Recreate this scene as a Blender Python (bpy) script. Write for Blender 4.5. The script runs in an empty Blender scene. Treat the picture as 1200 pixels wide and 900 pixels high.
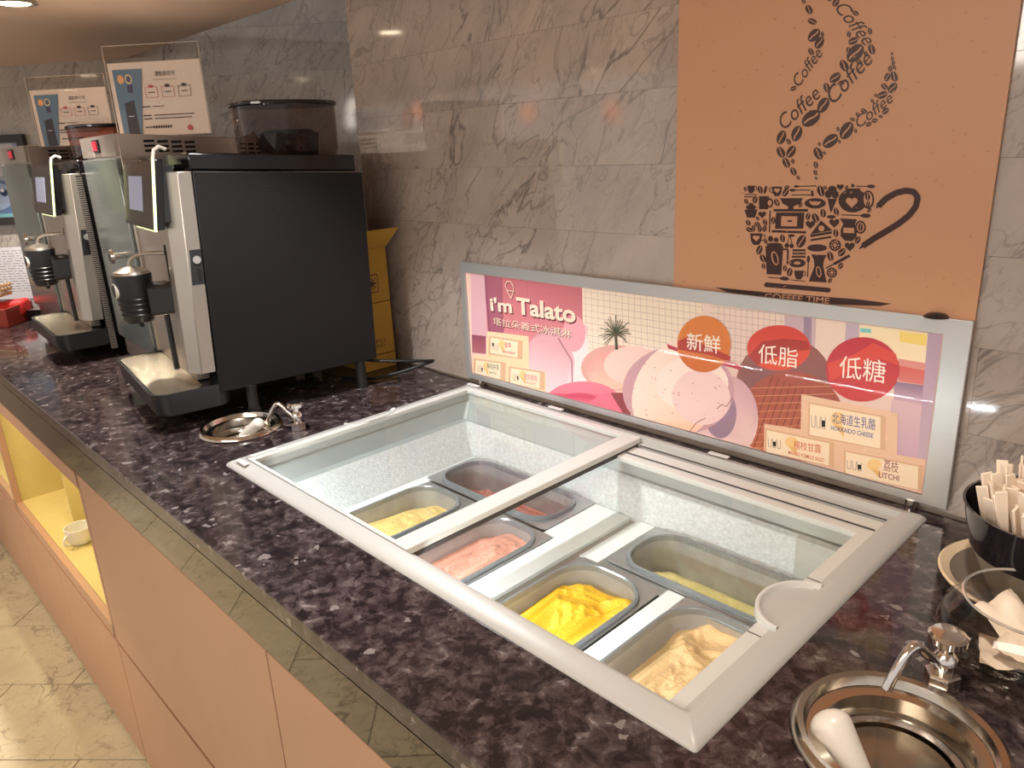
import bpy, bmesh, math, random
import numpy as np
from mathutils import Vector, Matrix, noise

# ------------------------------------------------------------------ camera
YAW, PIT, ROL, FPX = 2.38780352, 0.308969, -0.04860189, 877.73311
CAM = np.array([0.0, 0.0, 1.52])
def cam_rot():
    cy, sy, cp, sp, cr, sr = math.cos(YAW), math.sin(YAW), math.cos(PIT), math.sin(PIT), math.cos(ROL), math.sin(ROL)
    fwd = np.array([cp*cy, cp*sy, -sp]); right = np.array([sy, -cy, 0.0]); up = np.cross(right, fwd)
    return np.array([cr*right+sr*up, -sr*right+cr*up, -fwd])
CR = cam_rot()
scene = bpy.context.scene
col = scene.collection
cd = bpy.data.cameras.new('camera'); cam = bpy.data.objects.new('camera', cd); col.objects.link(cam)
cd.sensor_width = 36; cd.lens = 36*FPX/1200; cd.clip_start = 0.02; cd.clip_end = 100
mw = Matrix([list(CR[:, i]) + [CAM[i]] for i in range(3)] + [[0, 0, 0, 1]])
cam.matrix_world = mw
scene.camera = cam
def ray(p): return CR.T @ np.array([(p[0]-600)/FPX, -(p[1]-450)/FPX, -1.0])
def at_y(p, y):
    r = ray(p); return Vector(CAM + (y-CAM[1])/r[1]*r)
def at_z(p, z=0.9):
    r = ray(p); return Vector(CAM + (z-CAM[2])/r[2]*r)

# ------------------------------------------------------------------ world, light, exposure
scene.view_settings.view_transform = 'Standard'
scene.view_settings.look = 'None'
scene.view_settings.gamma = 1
scene.view_settings.exposure = 0.2
w = bpy.data.worlds.new('world'); scene.world = w; w.use_nodes = True
bg = w.node_tree.nodes['Background']; bg.inputs[0].default_value = (1.0, 0.90, 0.83, 1); bg.inputs[1].default_value = 0.62

FLOOR = -0.24; CEIL = 1.97; WY = 1.28
def spot(name, loc, target, energy, color, size=60, blend=0.5, rad=0.03):
    l = bpy.data.lights.new(name, 'SPOT'); l.energy = energy; l.color = color; l.spot_size = math.radians(size); l.spot_blend = blend; l.shadow_soft_size = rad
    o = bpy.data.objects.new(name, l); col.objects.link(o); o.location = loc
    o.rotation_euler = (Vector(target)-Vector(loc)).to_track_quat('-Z', 'Y').to_euler(); return o
def area(name, loc, target, energy, color, sx, sy):
    l = bpy.data.lights.new(name, 'AREA'); l.energy = energy; l.color = color; l.shape = 'RECTANGLE'; l.size = sx; l.size_y = sy
    o = bpy.data.objects.new(name, l); col.objects.link(o); o.location = loc
    o.rotation_euler = (Vector(target)-Vector(loc)).to_track_quat('-Z', 'Y').to_euler(); return o
WARM = (1.0, 0.90, 0.79); NEUT = (1.0, 0.95, 0.89); COOL = (0.90, 0.96, 1.0)
DOWN = [(-2.65, 0.63), (-1.45, 0.62), (-0.25, 0.62), (-3.85, 0.62)]
spot('downlight_lamp', (-2.65, 0.63, CEIL-0.03), (-2.6, 0.63, 0), 72, WARM, 95, 0.6)
spot('downlight_lamp', (-1.45, 0.62, CEIL-0.03), (-1.35, 0.72, 0), 52, (.95, .97, 1.0), 90, 0.6)
spot('downlight_lamp', (-0.25, 0.62, CEIL-0.03), (-0.25, 0.66, 0), 22, WARM, 95, 0.6)
spot('downlight_lamp', (-3.85, 0.62, CEIL-0.03), (-3.85, 0.7, 0), 60, WARM, 95, 0.6)
spot('downlight_lamp', (-3.2, -0.55, CEIL-0.03), (-3.0, -0.4, 0), 95, (1.0, 0.86, 0.66), 80, 0.5)
area('ambient_fill', (-0.6, -0.9, CEIL-0.02), (-1.0, 0.8, 0.9), 26, WARM, 1.6, 0.5)  # unseen area fill, added to stand for the room's ambient light

# ------------------------------------------------------------------ materials
MATS = {}
def nt(m): return m.node_tree.nodes, m.node_tree.links
def mat(name, color, rough=0.5, metal=0.0, bump=0.0, bscale=60, emit=None, estr=0, coat=0, var=0.0, vscale=8, spec=0.5):
    if name in MATS: return MATS[name]
    m = bpy.data.materials.new(name); m.use_nodes = True; n, l = nt(m); b = n['Principled BSDF']
    b.inputs['Base Color'].default_value = (*color, 1); b.inputs['Roughness'].default_value = rough; b.inputs['Metallic'].default_value = metal
    b.inputs['Coat Weight'].default_value = coat; b.inputs['Specular IOR Level'].default_value = spec
    if emit: b.inputs['Emission Color'].default_value = (*emit, 1); b.inputs['Emission Strength'].default_value = estr
    tc = n.new('ShaderNodeTexCoord')
    if var > 0:
        no = n.new('ShaderNodeTexNoise'); no.inputs['Scale'].default_value = vscale; no.inputs['Detail'].default_value = 5
        l.new(tc.outputs['Object'], no.inputs['Vector'])
        mx = n.new('ShaderNodeMix'); mx.data_type = 'RGBA'
        mx.inputs['A'].default_value = (*[c*(1-var) for c in color], 1); mx.inputs['B'].default_value = (*[min(1, c*(1+var)) for c in color], 1)
        l.new(no.outputs['Fac'], mx.inputs['Factor']); l.new(mx.outputs['Result'], b.inputs['Base Color'])
    if bump > 0:
        nb = n.new('ShaderNodeTexNoise'); nb.inputs['Scale'].default_value = bscale; nb.inputs['Detail'].default_value = 4
        l.new(tc.outputs['Object'], nb.inputs['Vector'])
        bp = n.new('ShaderNodeBump'); bp.inputs['Strength'].default_value = bump; bp.inputs['Distance'].default_value = 0.003
        l.new(nb.outputs['Fac'], bp.inputs['Height']); l.new(bp.outputs['Normal'], b.inputs['Normal'])
    MATS[name] = m; return m
def ramp(n, stops):
    r = n.new('ShaderNodeValToRGB'); e = r.color_ramp.elements
    while len(e) < len(stops): e.new(0.5)
    for q, (p, c) in zip(e, stops): q.position = p; q.color = (*c, 1)
    return r
def marble(name, base, base2, vein, vein2, rough, vscale=1.0, stretch=(1, 1, 1), rot=(0, 0, 0), spec=0.5, gate0=.46):
    m = bpy.data.materials.new(name); m.use_nodes = True; n, l = nt(m); b = n['Principled BSDF']
    tc = n.new('ShaderNodeTexCoord'); oi = n.new('ShaderNodeObjectInfo')
    mp = n.new('ShaderNodeMapping'); mp.inputs['Scale'].default_value = stretch
    cx = n.new('ShaderNodeCombineXYZ'); mu = n.new('ShaderNodeMath'); mu.operation = 'MULTIPLY'; mu.inputs[1].default_value = 37
    l.new(oi.outputs['Random'], mu.inputs[0])
    for i in range(3): l.new(mu.outputs[0], cx.inputs[i])
    pre = n.new('ShaderNodeMapping'); pre.inputs['Rotation'].default_value = rot; l.new(tc.outputs['Object'], pre.inputs['Vector'])
    l.new(cx.outputs[0], mp.inputs['Location']); l.new(pre.outputs[0], mp.inputs['Vector'])
    cl = n.new('ShaderNodeTexNoise'); cl.inputs['Scale'].default_value = 3.2*vscale; cl.inputs['Detail'].default_value = 8; cl.inputs['Roughness'].default_value = .6; l.new(mp.outputs[0], cl.inputs['Vector'])
    rc = ramp(n, [(0.32, base2), (0.68, base)]); l.new(cl.outputs['Fac'], rc.inputs[0])
    cur = rc.outputs[0]
    for sc, wdt, colr, amt, dis in ((3.0*vscale, .014, vein, .8, .8), (6.5*vscale, .020, vein2, .75, 1.2), (11*vscale, .024, vein2, .6, .8), (22*vscale, .03, vein2, .35, .8)):
        v = n.new('ShaderNodeTexNoise'); v.inputs['Scale'].default_value = sc; v.inputs['Detail'].default_value = 6; v.inputs['Distortion'].default_value = dis; v.inputs['Roughness'].default_value = .48
        l.new(mp.outputs[0], v.inputs['Vector'])
        s = n.new('ShaderNodeMath'); s.operation = 'SUBTRACT'; s.inputs[1].default_value = .5; l.new(v.outputs['Fac'], s.inputs[0])
        a = n.new('ShaderNodeMath'); a.operation = 'ABSOLUTE'; l.new(s.outputs[0], a.inputs[0])
        mr = n.new('ShaderNodeMapRange'); mr.inputs[1].default_value = 0; mr.inputs[2].default_value = wdt; mr.inputs[3].default_value = amt; mr.inputs[4].default_value = 0; l.new(a.outputs[0], mr.inputs[0])
        gate = n.new('ShaderNodeTexNoise'); gate.inputs['Scale'].default_value = sc*.45; l.new(mp.outputs[0], gate.inputs['Vector'])
        gr = n.new('ShaderNodeMapRange'); gr.inputs[1].default_value = gate0; gr.inputs[2].default_value = .62; l.new(gate.outputs['Fac'], gr.inputs[0])
        g2 = n.new('ShaderNodeMath'); g2.operation = 'MULTIPLY'; l.new(mr.outputs[0], g2.inputs[0]); l.new(gr.outputs[0], g2.inputs[1])
        mx = n.new('ShaderNodeMix'); mx.data_type = 'RGBA'; l.new(g2.outputs[0], mx.inputs['Factor']); l.new(cur, mx.inputs['A']); mx.inputs['B'].default_value = (*colr, 1)
        cur = mx.outputs['Result']
    l.new(cur, b.inputs['Base Color']); b.inputs['Roughness'].default_value = rough; b.inputs['Specular IOR Level'].default_value = spec
    return m
M_WALL = marble('grey_beige_marble', (0.445, 0.36, 0.305), (0.325, 0.268, 0.233), (0.11, 0.09, 0.088), (0.17, 0.14, 0.13), 0.07, 1.15, (1.9, 1, .75), (0, -.65, 0), 0.9, .40)
M_LWALL = marble('light_marble', (0.50, 0.46, 0.42), (0.36, 0.335, 0.31), (0.13, 0.12, 0.12), (0.20, 0.18, 0.17), 0.08, 1.0, (1.9, 1, .7), (0, -.6, 0), 0.7, .42)
M_FLOOR = marble('cream_marble', (0.62, 0.55, 0.38), (0.50, 0.43, 0.30), (0.14, 0.12, 0.09), (0.22, 0.19, 0.13), 0.22, 1.3)
M_GROUT = mat('dark_joint', (0.10, 0.085, 0.075), .8)
M_GROUTW = mat('wall_joint', (0.44, 0.37, 0.31), .6)
def granite():
    m = bpy.data.materials.new('dark_granite'); m.use_nodes = True; n, l = nt(m); b = n['Principled BSDF']
    tc = n.new('ShaderNodeTexCoord')
    mp = n.new('ShaderNodeMapping'); l.new(tc.outputs['Object'], mp.inputs['Vector']); mp.inputs['Scale'].default_value = (1, 1, 1)
    wn = n.new('ShaderNodeTexNoise'); wn.inputs['Scale'].default_value = 30; wn.inputs['Detail'].default_value = 3; l.new(mp.outputs[0], wn.inputs['Vector'])
    av = n.new('ShaderNodeMix'); av.data_type = 'VECTOR'; av.inputs['Factor'].default_value = .035; l.new(mp.outputs[0], av.inputs[4]); l.new(wn.outputs['Color'], av.inputs[5])
    v1 = n.new('ShaderNodeTexVoronoi'); v1.inputs['Scale'].default_value = 85; l.new(av.outputs[1], v1.inputs['Vector'])
    sx = n.new('ShaderNodeSeparateColor'); l.new(v1.outputs['Color'], sx.inputs[0])
    nz = n.new('ShaderNodeTexNoise'); nz.inputs['Scale'].default_value = 34; nz.inputs['Detail'].default_value = 9; nz.inputs['Roughness'].default_value = .70; nz.inputs['Distortion'].default_value = .6; l.new(mp.outputs[0], nz.inputs['Vector'])
    ad = n.new('ShaderNodeMath'); ad.operation = 'MULTIPLY_ADD'; ad.inputs[1].default_value = .15; l.new(sx.outputs[0], ad.inputs[0]); l.new(nz.outputs['Fac'], ad.inputs[2])
    r = ramp(n, [(0.0, (.012, .008, .009)), (.47, (.018, .012, .013)), (.56, (.040, .027, .028)), (.64, (.066, .048, .048)), (.73, (.115, .09, .088)), (.83, (.30, .26, .25))]); l.new(ad.outputs[0], r.inputs[0])
    fl = n.new('ShaderNodeTexVoronoi'); fl.inputs['Scale'].default_value = 95; l.new(av.outputs[1], fl.inputs['Vector'])
    sf = n.new('ShaderNodeSeparateColor'); l.new(fl.outputs['Color'], sf.inputs[0])
    g = n.new('ShaderNodeMath'); g.operation = 'GREATER_THAN'; g.inputs[1].default_value = .985; l.new(sf.outputs[1], g.inputs[0])
    mx = n.new('ShaderNodeMix'); mx.data_type = 'RGBA'; l.new(g.outputs[0], mx.inputs['Factor']); l.new(r.outputs[0], mx.inputs['A']); mx.inputs['B'].default_value = (.22, .19, .18, 1)
    l.new(mx.outputs['Result'], b.inputs['Base Color']); b.inputs['Roughness'].default_value = .09; b.inputs['Specular IOR Level'].default_value = .6
    return m
M_GRAN = granite()
M_FASC = mat('bronze_mirror_stone', (0.135, 0.122, 0.105), .025, 0.95)
M_COPPER = mat('copper_laminate', (0.52, 0.295, 0.19), .42, 0.0, var=.07, vscale=9)
M_COPDARK = mat('copper_edge_dark', (0.20, 0.09, 0.055), .5)
M_OAK = mat('yellow_oak', (0.66, 0.53, 0.21), .45, var=.10, vscale=14)
M_PLASTER = mat('ceiling_plaster', (0.82, 0.62, 0.48), .75, var=.05, vscale=2)
M_FRAME = mat('freezer_plastic', (0.50, 0.495, 0.47), .38)
M_FRAME2 = mat('lid_rail_plastic', (0.66, 0.66, 0.63), .35)
M_DARKSEAL = mat('dark_seal', (0.06, 0.05, 0.05), .6)
M_LINER = mat('frosty_liner', (0.62, 0.62, 0.61), .55, 0.1, bump=1.0, bscale=240, var=.34, vscale=130)
M_LINSM = mat('liner_steel', (0.50, 0.52, 0.51), .35, .35)
M_DECK = mat('white_deck', (0.84, 0.85, 0.84), .4, var=.05, vscale=12)
M_STEEL = mat('stainless_pan', (0.50, 0.50, 0.50), .28, .75, var=.08, vscale=30)
M_PCARB = mat('grey_polycarbonate', (0.26, 0.275, 0.29), .2, .3, coat=.3)
M_TUBIN = mat('smoky_tub', (0.38, 0.375, 0.37), .3, .35, var=.22, vscale=40)
M_CHROME = mat('chrome', (0.80, 0.78, 0.76), .09, 1)
M_BRUSH = mat('brushed_steel', (0.56, 0.50, 0.45), .33, .9, var=.05, vscale=30)
M_BRUSHL = mat('brushed_steel_light', (0.50, 0.46, 0.41), .34, .9, var=.05, vscale=20)
M_BLACK = mat('black_panel', (0.011, 0.010, 0.010), .5, bump=.15, bscale=900, spec=.2)
M_BLKGL = mat('black_gloss', (0.006, 0.005, 0.006), .10)
M_BLKPL = mat('black_plastic', (0.018, 0.018, 0.02), .32)
M_HOLE = mat('vent_black', (0.003, 0.003, 0.003), .9)
M_ALU = mat('aluminium_frame', (0.55, 0.54, 0.53), .33, .55, var=.06, vscale=12)
M_CARD = mat('yellow_cardboard', (0.50, 0.27, 0.035), .75, var=.08, vscale=20)
M_CARDIN = mat('inner_cardboard', (0.30, 0.19, 0.04), .8)
M_CARDPR = mat('cardboard_print', (0.12, 0.035, 0.01), .8)
M_SCREEN = mat('display_screen', (0.25, 0.25, 0.32), .2, emit=(0.40, 0.42, 0.62), estr=.28)
M_LEDG = mat('green_light_strip', (0.8, 0.9, 0.5), .3, emit=(0.85, 0.95, 0.45), estr=.9)
M_RED = mat('red_switch', (0.5, 0.01, 0.03), .3, emit=(1, .03, .08), estr=.35)
M_DOOR = mat('fridge_door_steel', (0.32, 0.37, 0.37), .24, .75)
M_TRAYGR = mat('perforated_tray', (0.60, 0.53, 0.40), .22, .9, bump=.6, bscale=320, var=.2, vscale=9)
M_WHITE = mat('white_plastic', (0.80, 0.76, 0.68), .3)
M_CREAMC = mat('cream_ceramic', (0.78, 0.62, 0.42), .2, coat=.5)
M_GREYC = mat('grey_ceramic', (0.22, 0.18, 0.15), .3)
M_BOWLK = mat('black_glazed', (0.012, 0.009, 0.012), .12, coat=.8)
M_PAPER = mat('paper_wrap', (0.86, 0.72, 0.58), .5)
M_REDT = mat('red_tray', (0.42, 0.05, 0.03), .35)
M_REDC = mat('red_cloth', (0.75, 0.03, 0.03), .6)
M_BAMB = mat('bamboo', (0.70, 0.50, 0.28), .6, var=.15, vscale=60)
M_CABLE = mat('black_cable', (0.008, 0.008, 0.008), .4)
M_PFRAME = mat('picture_frame_black', (0.02, 0.016, 0.015), .3)
def glass(name, tint=(1, 1, 1), ior=1.45, rough=0.0, refl=1.0):
    m = bpy.data.materials.new(name); m.use_nodes = True; n, l = nt(m); n.remove(n['Principled BSDF'])
    t = n.new('ShaderNodeBsdfTransparent'); t.inputs[0].default_value = (*tint, 1); g = n.new('ShaderNodeBsdfGlossy'); g.inputs['Roughness'].default_value = rough
    fr = n.new('ShaderNodeFresnel'); fr.inputs[0].default_value = ior; mx = n.new('ShaderNodeMixShader')
    mu = n.new('ShaderNodeMath'); mu.operation = 'MULTIPLY'; mu.inputs[1].default_value = refl; gm = n.new('ShaderNodeNewGeometry'); sb = n.new('ShaderNodeMath'); sb.operation = 'MULTIPLY_ADD'; sb.inputs[1].default_value = -refl; sb.inputs[2].default_value = refl; l.new(gm.outputs['Backfacing'], sb.inputs[0]); l.new(fr.outputs[0], mu.inputs[0]); l.new(sb.outputs[0], mu.inputs[1])
    l.new(mu.outputs[0], mx.inputs[0]); l.new(t.outputs[0], mx.inputs[1]); l.new(g.outputs[0], mx.inputs[2]); l.new(mx.outputs[0], n['Material Output'].inputs[0])
    return m
M_GLASS = glass('clear_glass', (.96, .98, .97), 1.45)
M_BOWLG = glass('bowl_glass', (.93, .92, .90), 1.6)
M_ACRYL = glass('clear_acrylic', (.96, .94, .92), 1.45)
M_SMOKE = glass('smoked_plastic', (.74, .69, .67), 1.5)
M_SMOKE2 = glass('clear_hopper', (.86, .66, .60), 1.5)
M_WATER = glass('water', (.95, .95, .95), 1.33)
def print_mat():
    m = bpy.data.materials.new('printed_ink'); m.use_nodes = True; n, l = nt(m); b = n['Principled BSDF']
    a = n.new('ShaderNodeAttribute'); a.attribute_name = 'Col'; l.new(a.outputs['Color'], b.inputs['Base Color'])
    b.inputs['Roughness'].default_value = .35; b.inputs['Specular IOR Level'].default_value = .35
    return m
M_INK = print_mat()

# ------------------------------------------------------------------ mesh helpers
class MB:
    def __init__(s): s.bm = bmesh.new()
    def box(s, x0, x1, y0, y1, z0, z1):
        v = [s.bm.verts.new(p) for p in ((x0,y0,z0),(x1,y0,z0),(x1,y1,z0),(x0,y1,z0),(x0,y0,z1),(x1,y0,z1),(x1,y1,z1),(x0,y1,z1))]
        for f in ((3,2,1,0),(4,5,6,7),(0,1,5,4),(1,2,6,5),(2,3,7,6),(3,0,4,7)): s.bm.faces.new([v[i] for i in f])
        return s
    def hexa(s, P):
        v = [s.bm.verts.new(p) for p in P]
        for f in ((3,2,1,0),(4,5,6,7),(0,1,5,4),(1,2,6,5),(2,3,7,6),(3,0,4,7)): s.bm.faces.new([v[i] for i in f])
        return s
    def prism(s, poly, z0, z1, fn=None):
        fn = fn or (lambda a, b, c: (a, b, c))
        lo = [s.bm.verts.new(fn(a, b, z0)) for a, b in poly]; hi = [s.bm.verts.new(fn(a, b, z1)) for a, b in poly]
        n = len(poly); s.bm.faces.new(lo[::-1]); s.bm.faces.new(hi)
        for i in range(n): s.bm.faces.new((lo[i], lo[(i+1) % n], hi[(i+1) % n], hi[i]))
        return s
    def rings(s, R, cap0=True, cap1=True, closed=True):
        V = [[s.bm.verts.new(p) for p in r] for r in R]; n = len(V[0])
        for a, b in zip(V, V[1:]):
            for i in range(n if closed else n-1): s.bm.faces.new((a[i], a[(i+1) % n], b[(i+1) % n], b[i]))
        if cap0: s.bm.faces.new(V[0][::-1])
        if cap1: s.bm.faces.new(V[-1])
        return s
    def lathe(s, prof, c=(0, 0, 0), seg=40, cap0=True, cap1=True, sx=1, sy=1):
        return s.rings([[(c[0]+r*sx*math.cos(2*math.pi*i/seg), c[1]+r*sy*math.sin(2*math.pi*i/seg), c[2]+z) for i in range(seg)] for r, z in prof], cap0, cap1)
    def cyl(s, p0, p1, r0, r1=None, seg=20):
        return s.tube([p0, p1], [r0, r0 if r1 is None else r1], seg)
    def tube(s, path, rad, seg=12):
        P = [Vector(p) for p in path]; n = len(P); R = rad if isinstance(rad, (list, tuple)) else [rad]*n; rings = []
        d = (P[1]-P[0]).normalized(); a = d.orthogonal().normalized(); 
        for i in range(n):
            t = (P[min(i+1, n-1)]-P[max(i-1, 0)]).normalized(); a = (a - t*a.dot(t)).normalized(); b = t.cross(a)
            rings.append([tuple(P[i]+R[i]*(math.cos(2*math.pi*k/seg)*a+math.sin(2*math.pi*k/seg)*b)) for k in range(seg)])
        return s.rings(rings)
    def build(s, name, m, parent=None, bevel=0, smooth=35, bseg=2):
        bmesh.ops.recalc_face_normals(s.bm, faces=s.bm.faces)
        me = bpy.data.meshes.new(name); s.bm.to_mesh(me); s.bm.free()
        if smooth:
            me.polygons.foreach_set('use_smooth', [True]*len(me.polygons)); me.set_sharp_from_angle(angle=math.radians(smooth))
        me.materials.append(m); o = bpy.data.objects.new(name, me); col.objects.link(o)
        if parent: o.parent = parent
        if bevel:
            b = o.modifiers.new('bevel', 'BEVEL'); b.width = bevel; b.segments = bseg; b.limit_method = 'ANGLE'; b.angle_limit = math.radians(40)
        return o
def rr(cx, cy, hx, hy, r, z, n=10):
    r = min(r, hx-1e-4, hy-1e-4); out = []
    for qx, qy, a0 in ((1, 1, 0), (-1, 1, 90), (-1, -1, 180), (1, -1, 270)):
        for k in range(n):
            a = math.radians(a0+90*k/(n-1)); out.append((cx+qx*(hx-r)+r*math.cos(a), cy+qy*(hy-r)+r*math.sin(a), z))
    return out
def R4(x0, x1, y0, y1, r, z, n=10): return rr((x0+x1)/2, (y0+y1)/2, (x1-x0)/2, (y1-y0)/2, r, z, n)
def arc(c, r, a0, a1, n, fn): return [fn(c[0]+r*math.cos(math.radians(a0+(a1-a0)*i/(n-1))), c[1]+r*math.sin(math.radians(a0+(a1-a0)*i/(n-1)))) for i in range(n)]
def smooth_path(P, n=6):
    P = [Vector(p) for p in P]; out = []
    for i in range(len(P)-1):
        a, b, c, d = P[max(i-1, 0)], P[i], P[i+1], P[min(i+2, len(P)-1)]
        for k in range(n):
            t = k/n; out.append(.5*((2*b)+(c-a)*t+(2*a-5*b+4*c-d)*t*t+(3*b-a-3*c+d)*t**3))
    return out+[P[-1]]
def tag(o, label, cat, group=None, kind=None):
    o['label'] = label; o['category'] = cat
    if group: o['group'] = group
    if kind: o['kind'] = kind
    return o
def thing(name, label, cat, loc=(0, 0, 0), rz=0, group=None):
    o = bpy.data.objects.new(name, None); o.empty_display_size = .05; col.objects.link(o); o.location = loc; o.rotation_euler = (0, 0, rz)
    return tag(o, label, cat, group)
def struct(o): o['kind'] = 'structure'; return o
def reparent(o, p):   # keep world coordinates for children built in world space
    o.parent = p; o.matrix_parent_inverse = p.matrix_basis.inverted(); return o
def wthing(name, label, cat, loc, group=None): return thing(name, label, cat, loc, 0, group)
def copy_tree(o, parent=None):
    c = o.copy(); col.objects.link(c)
    if parent: c.parent = parent
    for ch in [x for x in bpy.data.objects if x.parent == o]: copy_tree(ch, c)
    return c
# text meshes and flat print
_tc = {}
def text_tris(s, shear=0, bold=0):
    k = (s, shear, bold)
    if k in _tc: return _tc[k]
    cu = bpy.data.curves.new('t', 'FONT'); cu.body = s; cu.shear = shear; cu.offset = bold; cu.resolution_u = 3
    o = bpy.data.objects.new('t', cu); col.objects.link(o); bpy.context.view_layer.update()
    me = bpy.data.meshes.new_from_object(o.evaluated_get(bpy.context.evaluated_depsgraph_get()))
    V = [(v.co.x, v.co.y) for v in me.vertices]; F = [tuple(p.vertices) for p in me.polygons]
    bpy.data.objects.remove(o); bpy.data.curves.remove(cu); bpy.data.meshes.remove(me)
    if V:
        x0 = min(v[0] for v in V); x1 = max(v[0] for v in V); y0 = min(v[1] for v in V); y1 = max(v[1] for v in V)
    else: x0 = y0 = 0; x1 = y1 = 1
    _tc[k] = (V, F, x0, x1, y0, y1); return _tc[k]
class Print:
    """flat ink on a plane: fn(a, b) -> point on the plane (Vector), nrm = plane normal towards the viewer"""
    def __init__(s, fn, nrm): s.fn = fn; s.n = Vector(nrm); s.V = []; s.F = []; s.C = []; s.B = []
    def lift(s, i0):
        """raise the ink added since vertex i0 just above whatever it overlaps"""
        P = [s.V[i] for i in range(i0, len(s.V))]
        if not P: return
        lo = [min(p[k] for p in P) for k in range(3)]; hi = [max(p[k] for p in P) for k in range(3)]
        lv = 0
        for l2, h2, v in s.B:
            if v > lv and all(lo[k] <= h2[k]+1e-4 and hi[k] >= l2[k]-1e-4 for k in range(3)): lv = v
        lv += 1; s.B.append((lo, hi, lv)); off = s.n*(.00005*lv)
        for i in range(i0, len(s.V)): s.V[i] = tuple(Vector(s.V[i])+off)
    def poly(s, pts, c, c2=None, raw=False):
        """c2: colour at the last half of the points (printed gradient)"""
        i0 = len(s.V); n = len(pts)
        for p in pts: s.V.append(tuple(Vector(p) if raw else s.fn(*p)))
        s.F.append(tuple(range(i0, i0+n))); s.C.append([c if (c2 is None or j < n/2) else c2 for j in range(n)]); s.lift(i0)
    def ell(s, cx, cy, rx, ry, c, rot=0, n=28, c2=None):
        a = math.radians(rot); s.poly([(cx+rx*math.cos(t)*math.cos(a)-ry*math.sin(t)*math.sin(a), cy+rx*math.cos(t)*math.sin(a)+ry*math.sin(t)*math.cos(a)) for t in [2*math.pi*k/n for k in range(n)]], c, c2)
    def line(s, pts, wd, c):
        j0 = len(s.V)
        for (x0, y0), (x1, y1) in zip(pts, pts[1:]):
            d = math.hypot(x1-x0, y1-y0) or 1; nx, ny = -(y1-y0)/d*wd/2, (x1-x0)/d*wd/2; i0 = len(s.V)
            for p in ((x0+nx, y0+ny), (x1+nx, y1+ny), (x1-nx, y1-ny), (x0-nx, y0-ny)): s.V.append(tuple(s.fn(*p)))
            s.F.append((i0, i0+1, i0+2, i0+3)); s.C.append([c]*4)
        s.lift(j0)
    def text(s, t, p0, p1, hgt, c, shear=0, bold=0, curve=None):
        """baseline from p0 to p1 (print coords, y down), height hgt"""
        V, F, x0, x1, y0, y1 = text_tris(t, shear, bold); i0 = len(s.V)
        dx, dy = p1[0]-p0[0], p1[1]-p0[1]; L = math.hypot(dx, dy); ux, uy = dx/L, dy/L
        for x, y in V:
            a = (x-x0)/(x1-x0)*L; b = (y-y0)/(y1-y0)*hgt
            s.V.append(tuple(s.fn(p0[0]+ux*a+uy*b, p0[1]+uy*a-ux*b)))
        for f in F: s.F.append(tuple(i0+i for i in f)); s.C.append([c]*len(f))
        s.lift(i0)
    def bean(s, cx, cy, r, rot, c, bgc):
        s.ell(cx, cy, r, r*.64, c, rot, 16); a = math.radians(rot); pts = []
        for k in range(7):
            t = -0.8+1.6*k/6; x = t*r; y = .09*r*math.sin(t*3.2); pts.append((cx+x*math.cos(a)-y*math.sin(a), cy+x*math.sin(a)+y*math.cos(a)))
        s.line(pts, r*.16, bgc)
    def build(s, name, parent, world=True):
        me = bpy.data.meshes.new(name); me.from_pydata(s.V, [], s.F); at = me.color_attributes.new('Col', 'FLOAT_COLOR', 'CORNER')
        at.data.foreach_set('color', [x for cs in s.C for c in cs for x in (*c, 1)]); me.materials.append(M_INK)
        o = bpy.data.objects.new(name, me); col.objects.link(o)
        if parent: (reparent if world else lambda a, b: setattr(a, 'parent', b))(o, parent)
        return o
def lin(r, g, b):
    return tuple(((x/255)/12.92 if x/255 <= .04045 else (((x/255)+.055)/1.055)**2.4) for x in (r, g, b))

# ------------------------------------------------------------------ setting
A43 = math.radians(43.5); U = Vector((math.cos(A43), math.sin(A43), 0)); N = Vector((math.sin(A43), -math.cos(A43), 0))
random.seed(7)
fl = struct(MB().box(-7, 2.5, -4.5, 4.0, FLOOR-.06, FLOOR-.006).build('floor', M_GROUT, smooth=0))
def tile_mesh(name, sx, sy, sz, m, ch=.0012):
    b = MB(); b.rings([[(x*(sx/2-c), y*(sy/2-c), z) for x, y in ((-1,-1),(1,-1),(1,1),(-1,1))] for c, z in ((0, -sz), (0, -ch), (ch, 0))])
    o = b.build(name, m, smooth=0); me = o.data; bpy.data.objects.remove(o); return me
TL, TW = 0.70, 0.3465
fme = tile_mesh('tile', TL-.003, TW-.003, .012, M_FLOOR)
for r in range(-6, 10):
    nn = -1.803-TW/2-r*TW+2*TW
    for q in range(-11, 8):
        uu = -1.51+TL/2+q*TL+(r % 3)*0.24-.24
        p = U*uu+N*nn
        if not (-6.2 < p.x < 0.6 and -1.9 < p.y < 1.0): continue
        o = bpy.data.objects.new('tile', fme); col.objects.link(o); o.parent = fl; o.location = (p.x, p.y, FLOOR+random.uniform(-.0004, .0004)); o.rotation_euler = (0, 0, A43)
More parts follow.
